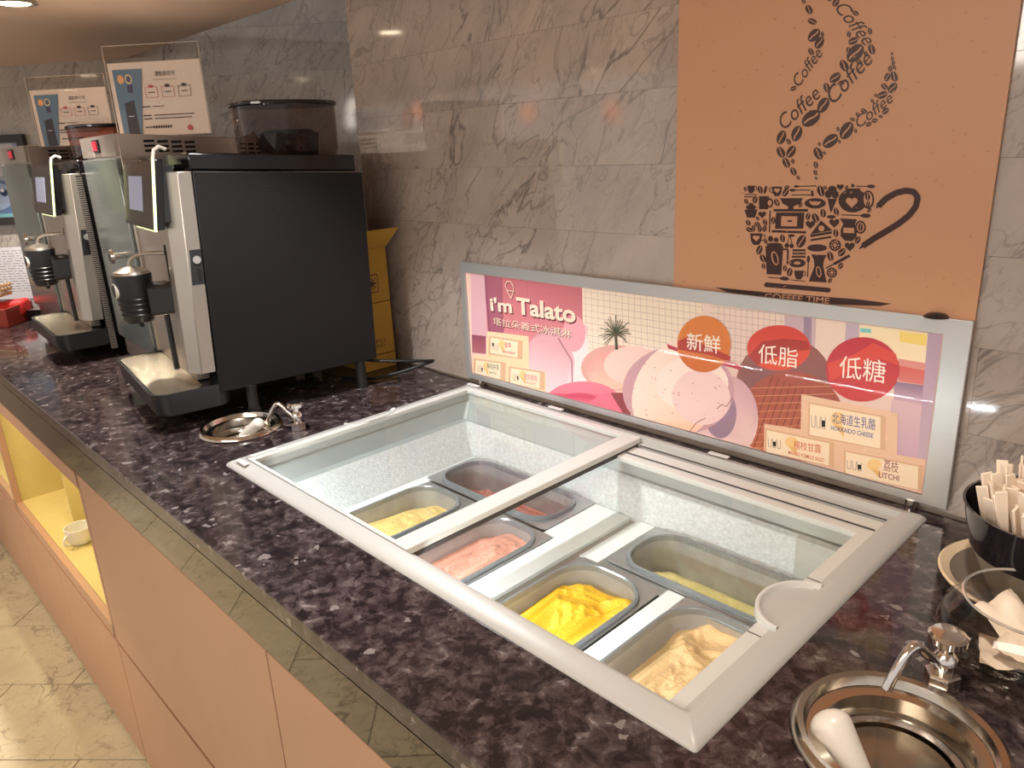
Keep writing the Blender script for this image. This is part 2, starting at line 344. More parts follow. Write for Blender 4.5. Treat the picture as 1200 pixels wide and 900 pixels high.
# back wall (right part) with marble slabs
wb = struct(MB().box(-1.957, 1.4, WY+.008, 3.2, FLOOR, 2.6).build('wall_back', M_GROUTW, smooth=0))
zc = [2.45, 2.31, 2.17, 2.03, 1.89, 1.75, 1.61, 1.47, 1.33, 1.19, 1.05, .905]
def slab(x0, x1, y, z0, z1, parent, m, name='tile'):
    o = MB()
    w_, h_ = x1-x0-.0003, z1-z0-.0003
    o.rings([[(a*(w_/2-c), d, b*(h_/2-c)) for a, b in ((-1,-1),(1,-1),(1,1),(-1,1))] for c, d in ((0, .012), (0, .0002), (.0002, 0))])
    q = o.build(name, m, parent, smooth=0); q.location = ((x0+x1)/2, y+random.uniform(0, .0003), (z0+z1)/2); return q
for i, (z1, z0) in enumerate(zip(zc, zc[1:])):
    xs = [-1.96]; x = -1.96+[.45, .85, .62, .77][i % 4]
    while x < 1.3: xs.append(x); x += .80
    xs.append(1.4)
    for a, b in zip(xs, xs[1:]): slab(a, b, WY-.004, z0, z1, wb, M_WALL)
# far wall on the left, square to the view
LQ = Vector((-4.5, .7, 0))
wl = struct(MB().prism([(-1.6, 0), (4.6, 0), (4.6, .2), (-1.6, .2)], FLOOR, 2.7).build('wall_left', M_GROUTW, smooth=0))
wl.location = LQ-N*.0+Vector((0, 0, 0)); wl.rotation_euler = (0, 0, A43); wl.location = LQ - N*.008
zl = [2.65, 2.46, 2.265, 2.07, 1.88, 1.685, 1.49, 1.295, 1.10, .905, .71]
for i, (z1, z0) in enumerate(zip(zl, zl[1:])):
    xs = [-1.6]; x = -1.6+[.39, .80][i % 2]+.02
    while x < 4.5: xs.append(x); x += .82
    xs.append(4.6)
    for a, b in zip(xs, xs[1:]): slab(a, b, -.012, z0, z1, wl, M_LWALL)
# ceiling: lowered soffit up to the wall line, higher beyond it
struct(MB().box(-7.5, 2.0, -2.1, 1.30, CEIL, CEIL+.12).build('ceiling', M_PLASTER, smooth=0))
struct(MB().box(-5, 2.0, 1.2, 4, 2.62, 2.7).build('ceiling', M_PLASTER, smooth=0))

# ------------------------------------------------------------------ ceiling lights
def downlight(x, y, m_e, lab, grp='recessed downlights in the ceiling', r=.045):
    t = thing('ceiling_light', lab, 'light', (x, y, CEIL), 0, grp)
    MB().lathe([(r*1.35, 0), (r*1.35, -.006), (r*1.1, -.008), (r, -.004), (r, 0)], seg=28).build('trim_ring', M_BRUSHL, t)
    MB().lathe([(r*.97, -.0045), (r*.9, -.0065)], seg=28).build('lens', m_e, t)
M_LAMP = mat('lamp_lens', (1, 1, 1), .5, emit=(1, .80, .55), estr=14)
M_LAMPO = mat('lamp_lens_orange', (1, .6, .3), .5, emit=(1, .42, .16), estr=10)
downlight(-2.65, .63, M_LAMP, 'round recessed downlight glowing in the ceiling corner, top left of the view', None)
for x, y in ((-1.45, .62), (-.25, .62), (-3.85, .62)): downlight(x, y, M_LAMP, 'round recessed downlight above the counter, outside the frame')
for x, y in ((-4.76, -1.78), (-3.49, -1.6), (-2.4, -1.7)): downlight(x, y, M_LAMP, 'round downlight far across the ceiling, seen as a white dot in the wall')
for x, y in ((-5.6, -2.0), (-4.4, -1.95), (-3.83, -2.0), (-3.26, -1.82)): downlight(x, y, M_LAMPO, 'small orange ceiling lamp seen as a warm dot in the polished wall', 'orange ceiling lamps')
M_PEND = mat('orange_pendant', (1, .3, .1), .5, emit=(1, .22, .06), estr=3)
for x, z in ((-5.0, 1.79), (-4.05, 1.745), (-6.6, 1.90)):
    t = thing('pendant_lamp', 'tall orange pendant lamp across the room, mirrored faintly in the marble wall', 'lamp', (x, -2.5, z), 0, 'orange pendant lamps across the room')
    MB().lathe([(.01, .08), (.03, .06), (.04, 0), (.035, -.06), (.02, -.08)], seg=16).build('lamp_shade', M_PEND, t)
    MB().cyl((0, 0, .08), (0, 0, 2.2-z+.4), .003, seg=6).build('cord', M_CABLE, t)

# ------------------------------------------------------------------ counter
FX0, FX1, FY0, FY1 = -1.495, -.34, .558, 1.243
ct = MB(); ZT = .9
L0 = LQ + U*((.389-.7)/U.y); L1 = LQ + U*((1.6-.7)/U.y)
ct.prism([(L0.x+.01, .391), (1.2, .391), (1.2, WY-.006), (-1.972, WY-.006), (-1.972, 1.6), (L1.x+.01, 1.6)], ZT-.035, ZT)
counter = ct.build('countertop', M_GRAN, smooth=0)
W1 = Vector((-1.688, .683, ZT)); W2 = Vector((-.196, .715, ZT))
def cut(o, mb):
    c = mb.build('cutter', M_HOLE, smooth=0); md = o.modifiers.new('b', 'BOOLEAN'); md.object = c; md.operation = 'DIFFERENCE'; md.solver = 'EXACT'
    bpy.context.view_layer.update()
    me = bpy.data.meshes.new_from_object(o.evaluated_get(bpy.context.evaluated_depsgraph_get())); o.modifiers.clear(); o.data = me; bpy.data.objects.remove(c)
cut(counter, MB().box(FX0+.03, FX1-.03, FY0+.025, FY1-.005, .7, 1.0))
for c_, r_ in ((W1, .083), (W2, .088)): cut(counter, MB().lathe([(r_, -.2), (r_, .1)], c_, 48))
tag(counter, 'long speckled dark granite countertop carrying the freezer and coffee machines', 'countertop')
bv = counter.modifiers.new('bevel', 'BEVEL'); bv.width = .0025; bv.segments = 2; bv.limit_method = 'ANGLE'
fa = MB(); fa.prism([(.391, .865), (.411, .846), (.411, .738), (.44, .738), (.44, .865)], L0.x+.14, 1.2, lambda a, b, c: (c, a, b))
fascia = fa.build('counter_fascia', M_FASC, smooth=0)
tag(fascia, 'polished brown stone band under the front edge of the dark granite counter', 'trim')
# cabinets
CY = .411
def niche_cab(x0, x1, joints, label, div=None, lamp=True):
    t = thing('niche_cabinet', label, 'cabinet', (x0, CY, FLOOR))
    P = lambda b, n, m, **k: reparent(b.build(n, m, None, **k), t)
    b = MB(); b.box(x0+.012, x1-.012, CY, CY+.02, .684, .733); b.box(x0+.012, x1-.012, CY, CY+.02, .212, .254)
    b.box(x0+.001, x0+.020, CY, CY+.02, .212, .733); b.box(x1-.020, x1-.001, CY, CY+.02, .212, .733); P(b, 'frame', M_COPPER)
    b = MB(); d = .36
    b.box(x0+.016, x1-.016, CY+.021, CY+d, .236, .254); b.box(x0+.016, x1-.016, CY+.021, CY+d, .684, .70)
    b.box(x0+.002, x0+.016, CY+.021, CY+d, .236, .70); b.box(x1-.016, x1-.002, CY+.021, CY+d, .236, .70); b.box(x0+.002, x1-.002, CY+d, CY+d+.012, .236, .70)
    P(b, 'wood_lining', M_OAK)
    if div: P(MB().box(div, div+.018, CY+.10, CY+d-.001, .2545, .6835), 'divider', M_OAK)
    xs = [x0]+joints+[x1]
    for a, c in zip(xs, xs[1:]): P(MB().box(a+.0015, c-.0015, CY, CY+.018, FLOOR+.015, .197), 'lower_panel', M_COPPER, bevel=.001)
    P(MB().box(x0+.004, x1-.004, CY+.02, CY+.5, FLOOR, .2), 'plinth', M_COPDARK)
    if lamp: 
        l = area('niche_strip_lamp', ((x0+x1)/2, CY+.10, .675), ((x0+x1)/2, CY+.16, .2), 1.5, (1.0, .90, .52), (x1-x0)*.8, .02)
def door_cab(x0, x1, joints, label):
    t = thing('base_cabinet', label, 'cabinet', (x0, CY, FLOOR))
    P = lambda b, n, m, **k: reparent(b.build(n, m, None, **k), t)
    P(MB().box(x0+.0012, x1-.0012, CY, CY+.018, .212, .735), 'door', M_COPPER, bevel=.0012)
    xs = [x0]+joints+[x1]
    for a, c in zip(xs, xs[1:]): P(MB().box(a+.0015, c-.0015, CY, CY+.018, FLOOR+.015, .197), 'lower_panel', M_COPPER, bevel=.001)
    P(MB().box(x0+.002, x1-.002, CY+.02, CY+.12, FLOOR, .73), 'carcass', M_COPDARK)
niche_cab(-4.75, -3.372, [-4.1], 'copper cabinet with a lit yellow niche, at the far left of the counter')
niche_cab(-3.37, -2.155, [-2.81], 'copper cabinet with a lit yellow wooden niche holding a white mug', div=-2.93)
door_cab(-2.152, -1.07, [-1.5], 'copper cabinet door right beside the lit niche, under the coffee machine end')
door_cab(-1.068, -.2, [-.6], 'copper cabinet door under the gelato freezer, nearest the camera')
door_cab(-.198, .8, [], 'copper cabinet door under the right end of the counter, outside the frame')
# mug
mg = thing('mug', 'small white mug standing in the yellow niche', 'mug', (-2.79, .50, .2545), math.radians(-60))
MB().lathe([(.020, 0), (.026, .002), (.036, .02), (.038, .062), (.0355, .062), (.033, .022), (.02, .008)], seg=32, sx=1.25, sy=1.25).build('cup_body', M_WHITE, mg)
MB().tube(arc((.052, .032), .017, -100, 100, 10, lambda a, b: (a, 0, b)), .0045, 8).build('handle', M_WHITE, mg)

# ------------------------------------------------------------------ gelato freezer
fz = thing('gelato_freezer', 'grey drop-in gelato freezer with sliding glass lids set in the counter', 'freezer', (FX0, FY0, ZT))
F = lambda b, n, m, **k: reparent(b.build(n, m, None, **k), fz)
def FR(i0, z, r=.018, ix0=None, ix1=None, iy0=None, iy1=None):
    return R4(FX0+(i0 if ix0 is None else ix0), FX1-(i0 if ix1 is None else ix1), FY0+(i0 if iy0 is None else iy0), FY1-(i0 if iy1 is None else iy1), r, z, 8)
def FQ(i, z, r): return FR(i, z, r)
F(MB().rings([FR(.034, .87, .003), FR(.03, .899, .003), FR(0, .9005, .005), FR(.001, .9035, .005), FR(.006, .9080, .005), FR(.028, .9145, .004), FR(.031, .9145, .004), FR(.033, .903, .004),
              FR(.045, .903, .003), FR(.046, .885, .003), FR(.055, .885, .003), FR(.056, .862, .003), FR(.036, .862, .003)], False, False), 'rim_frame', M_FRAME)
# liner: smooth collar, then frosted walls leaning in
IX0, IX1, IY0, IY1 = -1.345, -.405, .588, 1.118
F(MB().rings([R4(FX0+.058, FX1-.052, FY0+.055, FY1-.055, .01, .884), R4(FX0+.062, FX1-.056, FY0+.045, FY1-.075, .01, .845), R4(FX0+.085, FX1-.056, FY0+.035, FY1-.085, .01, .845)], False, False), 'collar', M_LINSM)
F(MB().rings([R4(FX0+.085, FX1-.056, FY0+.035, FY1-.085, .01, .845), R4(IX0, IX1, IY0, IY1, .008, .775), R4(IX0, IX1, IY0, IY1, .008, .62)], False, True), 'frosted_liner', M_LINER)
F(MB().box(-.50, -.408, IY1-.004, IY1+.012, .776, .862), 'corner_plate', M_FRAME)
# white deck plates between the pans
for x0, x1, y0, y1 in ((IX0+.002, -1.312, IY0+.002, IY1-.002), (-.913, -.852, IY0+.002, .951), (-.944, -.852, .9515, IY1-.002), (-.832, -.790, .933, IY1-.002), (-.643, -.609, IY0+.002, .950)):
    F(MB().box(x0, x1, y0, y1, .766, .7775), 'deck_plate', M_DECK, bevel=.001)
F(MB().box(-.830, -.42, .926, .962, .7755-.012, .7755), 'deck_plate', M_STEEL)
F(MB().box(-.851, -.833, IY0+.002, IY1-.002, .764, .770), 'deck_channel', M_BRUSHL)
# lids
def lid(x0, x1, y0, y1, z, bl, br_, bf, bb, name, h=.011):
    o = MB(); o.rings([R4(x0, x1, y0, y1, .003, z, 2), R4(x0, x1, y0, y1, .003, z+h, 2), R4(x0+bl, x1-br_, y0+bf, y1-bb, .002, z+h, 2), R4(x0+bl, x1-br_, y0+bf, y1-bb, .002, z, 2), R4(x0, x1, y0, y1, .003, z, 2)], False, False)
    p = F(o, name, M_FRAME2, bevel=.0015)
    g = MB().box(x0+bl-.002, x1-br_+.002, y0+bf-.002, y1-bb+.002, z+.003, z+.007).build('glass_pane', M_GLASS, None, smooth=0); g.parent = p; g.matrix_parent_inverse = p.matrix_basis.inverted() @ Matrix.Identity(4)
    g.parent = p; g.matrix_parent_inverse = Matrix.Identity(4)
    return p
lid(-1.462, -.895, .592, 1.210, .9035, .020, .041, .008, .016, 'left_sliding_lid')
lid(-.94, -.374, .597, 1.190, .888, .012, .034, .006, .062, 'right_sliding_lid')
F(MB().box(-.905, -.8945, .594, 1.216, .8945, .903), 'lid_seal', M_DARKSEAL)
for y in (1.150, 1.197): F(MB().box(-.89, -.388, y, y+.0022, .8995, .9015), 'track_line', M_DARKSEAL)
# handle recess on the right lid (thin curved lip around a shallow hollow)
hc = (-.374, .868)
def harc(r, z, k=1.12): return [(hc[0]-r*.95*math.cos(math.radians(a)), hc[1]+k*r*math.sin(math.radians(a)), z) for a in range(-88, 89, 8)]
F(MB().rings([harc(.062, .8965), harc(.061, .9085), harc(.0585, .9095), harc(.056, .9085), harc(.053, .9005)], False, False, closed=False), 'lid_handle', M_FRAME2)
F(MB().prism([p[:2] for p in harc(.055, 0)], .8990, .9012), 'handle_recess', M_FRAME)
for dy in (-.085, .085): F(MB().box(-.407, -.378, hc[1]+dy-.0008, hc[1]+dy+.0008, .8990, .8996), 'lid_joint', M_DARKSEAL)
hl = (-1.476, .91)
F(MB().rings([[(hl[0]+r*math.cos(math.radians(a)), hl[1]+2.0*r*math.sin(math.radians(a)), z) for a in range(-88, 89, 11)] for r, z in ((.036, .9145), (.036, .9170), (.033, .9170), (.030, .9145))], False, False, closed=False), 'lid_handle', M_FRAME2)
for x, y in ((-.72, 1.228), (-1.16, 1.228), (-1.445, .575), (-1.455, 1.225)): F(MB().box(x-.022, x+.022, y-.006, y+.006, .9145, .9175), 'rim_clip', M_FRAME2, bevel=.002)
for x in (-1.46,): F(MB().box(x-.006, x+.006, .60, .66, .9140, .9175), 'rim_clip', M_FRAME2, bevel=.002)
lamp = area('freezer_fill_strip', (-.9, .612, .872), (-.9, .95, .75), 11.0, (.90, .96, 1.0), 1.0, .012)  # cool strip added out of sight under the front rim to brighten the inside
F(MB().box(-1.40, -.42, .603, .609, .866, .878), 'light_strip', M_WHITE)  # plain white casing for the added strip, hidden under the front rim

# pans and ice cream
def pan(x0, x1, y0, y1, label, depth=.105, inner=None, fl=.006, back=.014, z=.779, m_in=None):
    t = thing('gelato_pan', label, 'pan', (x0, y0, z-depth), 0, 'gelato pans in the freezer')
    Q = lambda b, n, m, **k: reparent(b.build(n, m, None, **k), t)
    a0, a1, b0, b1 = x0+fl, x1-fl, y0+back, y1-back; r = min(a1-a0, b1-b0)*.38
    Q(MB().rings([R4(a0-.002, a1+.002, b0-.002, b1+.002, r, z-.001), R4(x0, x1, y0, y1, .012, z-.001), R4(x0, x1, y0, y1, .012, z+.001), R4(a0-.002, a1+.002, b0-.002, b1+.002, r, z+.001)], False, False), 'flange', M_STEEL)
    Q(MB().rings([R4(a0-.0015, a1+.0015, b0-.0015, b1+.0015, r, z+.001), R4(a0-.001, a1+.001, b0-.001, b1+.001, r, z+.008), R4(a0+.002, a1-.002, b0+.002, b1-.002, r, z+.0095), R4(a0+.0045, a1-.0045, b0+.0045, b1-.0045, r-.003, z+.008), R4(a0+.005, a1-.005, b0+.005, b1-.005, r-.004, z-.002)], False, False), 'raised_rim', M_PCARB)
    Q(MB().rings([R4(a0+.005, a1-.005, b0+.005, b1-.005, r-.004, z-.002), R4(a0+.008, a1-.008, b0+.008, b1-.008, r-.006, z-.03), R4(a0+.018, a1-.018, b0+.018, b1-.018, r-.012, z-depth)], False, True), 'tub', m_in or M_TUBIN)
    return a0, a1, b0, b1, r
def icecream(box, name, label, color, hfun, z=.779, seed=0, rough=.45, inset=.0085, n=46, hi=None, sub=.4):
    a0, a1, b0, b1, r = box; cx, cy = (a0+a1)/2, (b0+b1)/2
    m = mat('gelato_'+name, color, rough, bump=.8, bscale=150, var=.13, vscale=45)
    b = m.node_tree.nodes['Principled BSDF']; b.inputs['Subsurface Weight'].default_value = .15; b.inputs['Subsurface Radius'].default_value = (.01, .007, .004); b.inputs['Subsurface Scale'].default_value = .5
    ring0 = R4(a0+inset, a1-inset, b0+inset, b1-inset, r-.008, 0, 24); bm = MB(); R = []
    K = 44
    for k in range(K+1):
        f = 1-k/K*.995; row = []
        for p in ring0:
            x = cx+(p[0]-cx)*f; y = cy+(p[1]-cy)*f
            u = (x-a0)/(a1-a0); v = (y-b0)/(b1-b0); h = hfun(u, v, x, y)
            nz = noise.noise(Vector((x*28+seed, y*28, seed)))*.007+noise.noise(Vector((x*75, y*75+seed, 3)))*.0028+abs(noise.noise(Vector((x*150, y*120, seed))))*.0018
            e = min(1, (1-f)*10)
            row.append((x, y, z-h+nz*(.35+.65*e)-.0*(1-e)))
        R.append(row)
    low = [(x_+(cx-x_)*.12, y_+(cy-y_)*.08, z-.10) for x_, y_, _ in R[0]]
    bm.rings([low]+R, True, True); o = bm.build(name, m, smooth=60); o['x'] = 0
    del o['x']; o.name = 'gelato'
    return tag(o, label, 'ice cream', 'flavours of gelato in the pans')
def sm(t, a, b): t = max(0, min(1, (t-a)/(b-a))); return t*t*(3-2*t)
P1 = pan(-1.309, -1.139, .595, .948, 'steel-rimmed pan of pale yellow gelato, front left in the freezer')
icecream(P1, 'cream', 'pale creamy yellow gelato smeared in the front left pan', (.80, .56, .20), lambda u, v, x, y: .018+.020*sm(v, .78, 1)+.022*(1-sm(u, 0, .35))*sm(v, .2, .9)+.004*math.sin(y*38), seed=1)
P2 = pan(-1.333, -.945, .956, 1.116, 'long pan at the back left with reddish chocolate scraps, partly under the lid bar', fl=.02, back=.010)
icecream(P2, 'choco', 'scraps of dark pink gelato left at the bottom of the back left pan', (.50, .17, .12), lambda u, v, x, y: .066-.035*sm(u, .45, .75)*(1-sm(v, .1, .7))+.012*noise.noise(Vector((x*60, y*60, 0))), seed=5)
P3 = pan(-1.070, -.914, .595, .948, 'pan of pink gelato beside the dividing bar of the freezer lids')
icecream(P3, 'pink', 'salmon pink gelato filling the pan beside the dividing bar', (.80, .37, .27), lambda u, v, x, y: .012+.012*(1-sm(u, .1, .5))+.006*sm(v, .85, 1)+.004*math.sin(x*60+y*30), seed=9)
P4 = pan(-.826, -.646, .595, .932, 'pan of bright yellow gelato in the middle of the right half')
icecream(P4, 'mango', 'bright yellow lumpy gelato heaped in the middle front pan', (.82, .46, .015), lambda u, v, x, y: .0+.022*sm(v, .84, 1)+.010*(1-sm(u, .0, .25))+.020*(.5+noise.noise(Vector((x*17, y*17, 2))))+.012*abs(noise.noise(Vector((x*34, y*30, 8)))), seed=13)
P5 = pan(-.786, -.420, .952, 1.112, 'long steel pan at the back right, nearly empty with pale yellow gelato', fl=.020, back=.008, m_in=M_TUBIN)
icecream(P5, 'vanilla', 'pale yellow gelato left along the front side of the back right pan', (.80, .66, .26), lambda u, v, x, y: .026+.045*sm(v, .40, 1)+.02*(1-sm(u, 0, .25)), seed=17)
P6 = pan(-.608, -.418, .595, .950, 'pan of light brown gelato at the front right corner of the freezer')
icecream(P6, 'tan', 'rough light brown gelato in the front right pan', (.72, .46, .22), lambda u, v, x, y: .018+.022*(1-sm(u, 0, .3))+.014*noise.noise(Vector((x*24, y*24, 5)))+.006*abs(noise.noise(Vector((x*60, y*50, 5)))), seed=21)

# ------------------------------------------------------------------ flavour sign behind the freezer
SY = 1.266
sg = thing('flavour_sign', 'long aluminium framed pink gelato sign standing behind the freezer', 'sign', (-1.52, SY, .905))
S = lambda b, n, m, **k: reparent(b.build(n, m, None, **k), sg)
def SP(cx, cy):          # sign print coordinates -> point on the sign's face
    return at_y((cx, cy), SY-.0012)
c00, c10, c11, c01 = [at_y(p, SY) for p in ((544, 309), (1141, 373), (1103, 600), (549, 445))]
sx0, sx1 = c00.x, c10.x; sz0, sz1 = .917, 1.2335
sx0, sx1 = -1.522, -.3195
i0, i1, j0, j1 = [at_y(p, SY) for p in ((551, 319), (1118, 388), (1088, 580), (555, 431))]
ix0, ix1, iz0, iz1 = -1.505, -.358, .931, 1.208
S(MB().rings([[(a, y, b) for a, b in ((x0, z0), (x1, z0), (x1, z1), (x0, z1))] for x0, x1, z0, z1, y in ((sx0, sx1, sz0, sz1, SY+.0035), (sx0, sx1, sz0, sz1, SY-.005), (ix0, ix1, iz0, iz1, SY-.005), (ix0, ix1, iz0, iz1, SY+.002))], True, False), 'sign_frame', M_ALU, bevel=.0008)
S(MB().box(ix0+.001, ix1-.001, SY-.001, SY+.001, iz0+.001, iz1-.001), 'poster_backing', mat('sign_paper', lin(243, 205, 190), .5))
for x in (-1.47, -.375): 
    S(MB().cyl((x, SY, .9005), (x, SY, .9175), .009, seg=16), 'standoff', M_CHROME)
pr = Print(lambda a, b: Vector((a, SY-.0012, b)), (0, -1, 0))
def sgn(crop):           # a crop pixel of the photograph carried to its real place on the sign plane
    ox, oy, s = crop
    def f(x, y):
        v = at_y((ox+x/s, oy+y/s), SY); return (min(max(v.x, ix0+.002), ix1-.002), min(max(v.z, iz0+.002), iz1-.002))
    return f
SA = sgn((540, 300, 3.75)); SB = sgn((840, 340, 3.75))
def g4(pts, f, c, c2=None): pr.poly([f(*p) for p in pts], c, c2)
def gell(f, cx, cy, rx, ry, c, n=30, c2=None, rot=0):
    a = math.radians(rot); g4([(cx+rx*math.cos(t)*math.cos(a)-ry*math.sin(t)*math.sin(a), cy+rx*math.cos(t)*math.sin(a)+ry*math.sin(t)*math.cos(a)) for t in [2*math.pi*k/n for k in range(n)]], f, c, c2)
def gline(f, pts, wd, c): pr.line([f(*p) for p in pts], wd, c)
def gtext(f, t, p0, p1, h, c, bold=0, shear=0):
    a, b = f(*p0), f(*p1)
    V, F_, x0, x1, y0, y1 = text_tris(t, shear, bold); i = len(pr.V); L = math.hypot(b[0]-a[0], b[1]-a[1]); ux, uz = (b[0]-a[0])/L, (b[1]-a[1])/L
    for x, y in V:
        q = (x-x0)/(x1-x0)*L; r = (y-y0)/(y1-y0)*h; pr.V.append(tuple(pr.fn(a[0]+ux*q-uz*r, a[1]+uz*q+ux*r)))
    for q in F_: pr.F.append(tuple(i+k for k in q)); pr.C.append([c]*len(q))
    pr.lift(i)
# background bands
g4([(45, 80), (110, 84), (125, 360), (50, 345)], SA, lin(224, 178, 186))
g4([(105, 84), (535, 132), (545, 420), (118, 350)], SA, lin(196, 112, 122), lin(222, 140, 146))
g4([(105, 84), (180, 92), (190, 338), (122, 332)], SA, lin(170, 100, 118))
gline(SA, [(110, 84), (128, 345)], .0022, lin(120, 66, 84)); gline(SA, [(180, 92), (190, 330)], .0016, lin(130, 66, 80)); gline(SA, [(290, 105), (295, 200)], .0008, lin(150, 70, 84))
g4([(50, 345), (112, 352), (112, 430), (52, 424)], SA, lin(150, 84, 100), lin(178, 108, 118))
g4([(535, 132), (1230, 215), (1230, 620), (540, 460)], SA, lin(246, 226, 206))
for k in range(27):     # printed grid
    x = 548+k*27; gline(SA, [(x, 134+(x-548)*.12), (x+6, 400+(x-548)*.17)], .0006, lin(168, 140, 140))
for k in range(11):
    y = 155+k*27; gline(SA, [(540, y), (1220, y+90+k*5)], .0006, lin(168, 140, 140))
g4([(-60, 60), (1065, 185), (1000, 870), (-120, 580)], SB, lin(238, 214, 200), lin(232, 196, 186))
for k in range(13):
    x = 10+k*25
    if x < 300: gline(SB, [(x, 60+x*.1), (x-4, 330)], .0006, lin(160, 134, 140))
for k in range(9): gline(SB, [(-30, 70+k*28), (300, 108+k*30)], .0006, lin(160, 134, 140))
g4([(300, 90), (440, 105), (430, 330), (300, 310)], SB, lin(206, 178, 186)); g4([(385, 100), (420, 104), (414, 330), (384, 325)], SB, lin(160, 138, 158))
g4([(570, 130), (630, 138), (620, 330), (560, 320)], SB, lin(196, 176, 190)); g4([(630, 138), (930, 178), (920, 330), (625, 300)], SB, lin(248, 226, 190))
g4([(805, 180), (925, 195), (922, 245), (805, 225)], SB, lin(244, 214, 120)); g4([(632, 165), (680, 170), (680, 188), (632, 184)], SB, lin(130, 206, 200))
g4([(800, 300), (1010, 335), (1005, 430), (800, 400)], SB, lin(214, 88, 84), lin(222, 128, 120)); g4([(800, 300), (1010, 335), (1012, 372), (802, 330)], SB, lin(226, 150, 140))
g4([(780, 400), (1000, 430), (1000, 520), (780, 480)], SB, lin(150, 122, 146), lin(206, 170, 184)); g4([(770, 480), (1000, 520), (985, 800), (750, 700)], SB, lin(222, 186, 190), lin(208, 170, 190))
g4([(930, 180), (1000, 188), (960, 800), (880, 780)], SB, lin(184, 156, 176), lin(204, 176, 190)); g4([(1000, 188), (1040, 192), (1030, 350), (985, 330)], SB, lin(250, 208, 120))
# cone / wafer shapes and scoops
gell(SB, 300, 420, 215, 215, lin(128, 84, 92), c2=lin(150, 96, 90))
gell(SB, 330, 560, 230, 205, lin(196, 112, 84), c2=lin(170, 86, 70))
for k in range(13): gline(SB, [(130+k*34, 700-k*6), (250+k*26, 372+k*12)], .0022, lin(140, 70, 58))
for k in range(10): gline(SB, [(150, 430+k*34), (520, 420+k*34)], .0013, lin(222, 148, 110))
g4([(545, 300), (560, 310), (550, 600), (530, 560), (470, 330)], SA, lin(238, 196, 200))
gell(SA, 420, 480, 150, 165, lin(240, 206, 210), c2=lin(214, 158, 166)); gell(SA, 520, 460, 45, 170, lin(250, 226, 224)); gell(SA, 385, 480, 118, 140, lin(244, 214, 216), c2=lin(226, 170, 178))
gell(SA, 500, 340, 50, 80, lin(244, 168, 176))
gline(SA, [(430, 360), (490, 460), (492, 560)], .004, lin(170, 110, 120))
gell(SA, 680, 490, 150, 100, lin(226, 170, 160)); gell(SA, 675, 500, 120, 85, lin(248, 196, 176), c2=lin(236, 168, 160)); gell(SA, 760, 480, 130, 85, lin(250, 208, 196))
gell(SA, 540, 640, 165, 90, lin(222, 92, 116), c2=lin(240, 130, 148)); gell(SA, 520, 660, 110, 60, lin(242, 134, 154), c2=lin(214, 80, 108)); g4([(640, 590), (720, 690), (700, 690), (560, 655)], SA, lin(240, 120, 142))
g4([(660, 600), (740, 600), (750, 700), (715, 690)], SA, lin(150, 70, 74))
gell(SB, 40, 560, 145, 190, lin(240, 204, 200), c2=lin(214, 168, 176)); gell(SB, 20, 540, 70, 110, lin(160, 130, 150))
gell(SA, 960, 590, 246, 196, lin(206, 158, 166)); gell(SA, 955, 590, 238, 186, lin(252, 206, 178), c2=lin(250, 222, 206), rot=-60); gell(SA, 1020, 560, 160, 120, lin(250, 226, 214)); gell(SA, 1060, 620, 130, 120, lin(244, 208, 206), rot=20)
gline(SA, [(1010, 770), (1040, 730), (1080, 710)], .0016, lin(150, 90, 90)); gline(SA, [(1130, 670), (1150, 650), (1170, 660), (1200, 620)], .0016, lin(150, 90, 90))
for k in range(34):
    x, y = 760+random.random()*400, 470+random.random()*250; gell(SA, x, y, 2+random.random()*4, 2, lin(206, 130, 116), n=6)
g4([(910, 385), (950, 400), (1240, 480), (1230, 500), (960, 420), (915, 405)], SA, lin(190, 62, 78))
# plant
for k in range(26):
    a = math.radians(-90+(k-13)*10+random.uniform(-4, 4)); L = 55+random.random()*40
    gline(SA, [(683, 340), (683+L*.5*math.cos(a), 340+L*.6*math.sin(a)), (683+L*math.cos(a)*.8, 335+L*math.sin(a)+10)], .0018, lin(60+random.randint(0, 40), 84, 62))
gline(SA, [(683, 330), (688, 410)], .007, lin(96, 84, 62))
# claim circles
WHT = lin(252, 240, 226)
gell(SA, 1072, 386, 118, 124, lin(212, 112, 44), c2=lin(222, 130, 62)); g4([(958, 372), (1000, 355), (1190, 440), (1186, 462), (1080, 430), (960, 410)], SA, lin(178, 56, 44))
gtext(SA, '新鮮', (997, 409), (1145, 430), .036, WHT, .004)
gell(SB, 274, 253, 140, 100, lin(222, 84, 60), c2=lin(214, 74, 62)); g4([(140, 290), (200, 225), (300, 212), (400, 222), (412, 260), (330, 270), (240, 300), (180, 330)], SB, lin(176, 60, 54))
gtext(SB, '低脂', (184, 318), (356, 344), .037, WHT, .0)
gell(SB, 643, 347, 162, 142, lin(206, 66, 66), c2=lin(196, 60, 72)); g4([(490, 320), (610, 280), (690, 230), (790, 280), (800, 330), (720, 300), (600, 345), (500, 400)], SB, lin(222, 82, 70))
gtext(SB, '低糖', (540, 382), (742, 410), .040, WHT, .0)
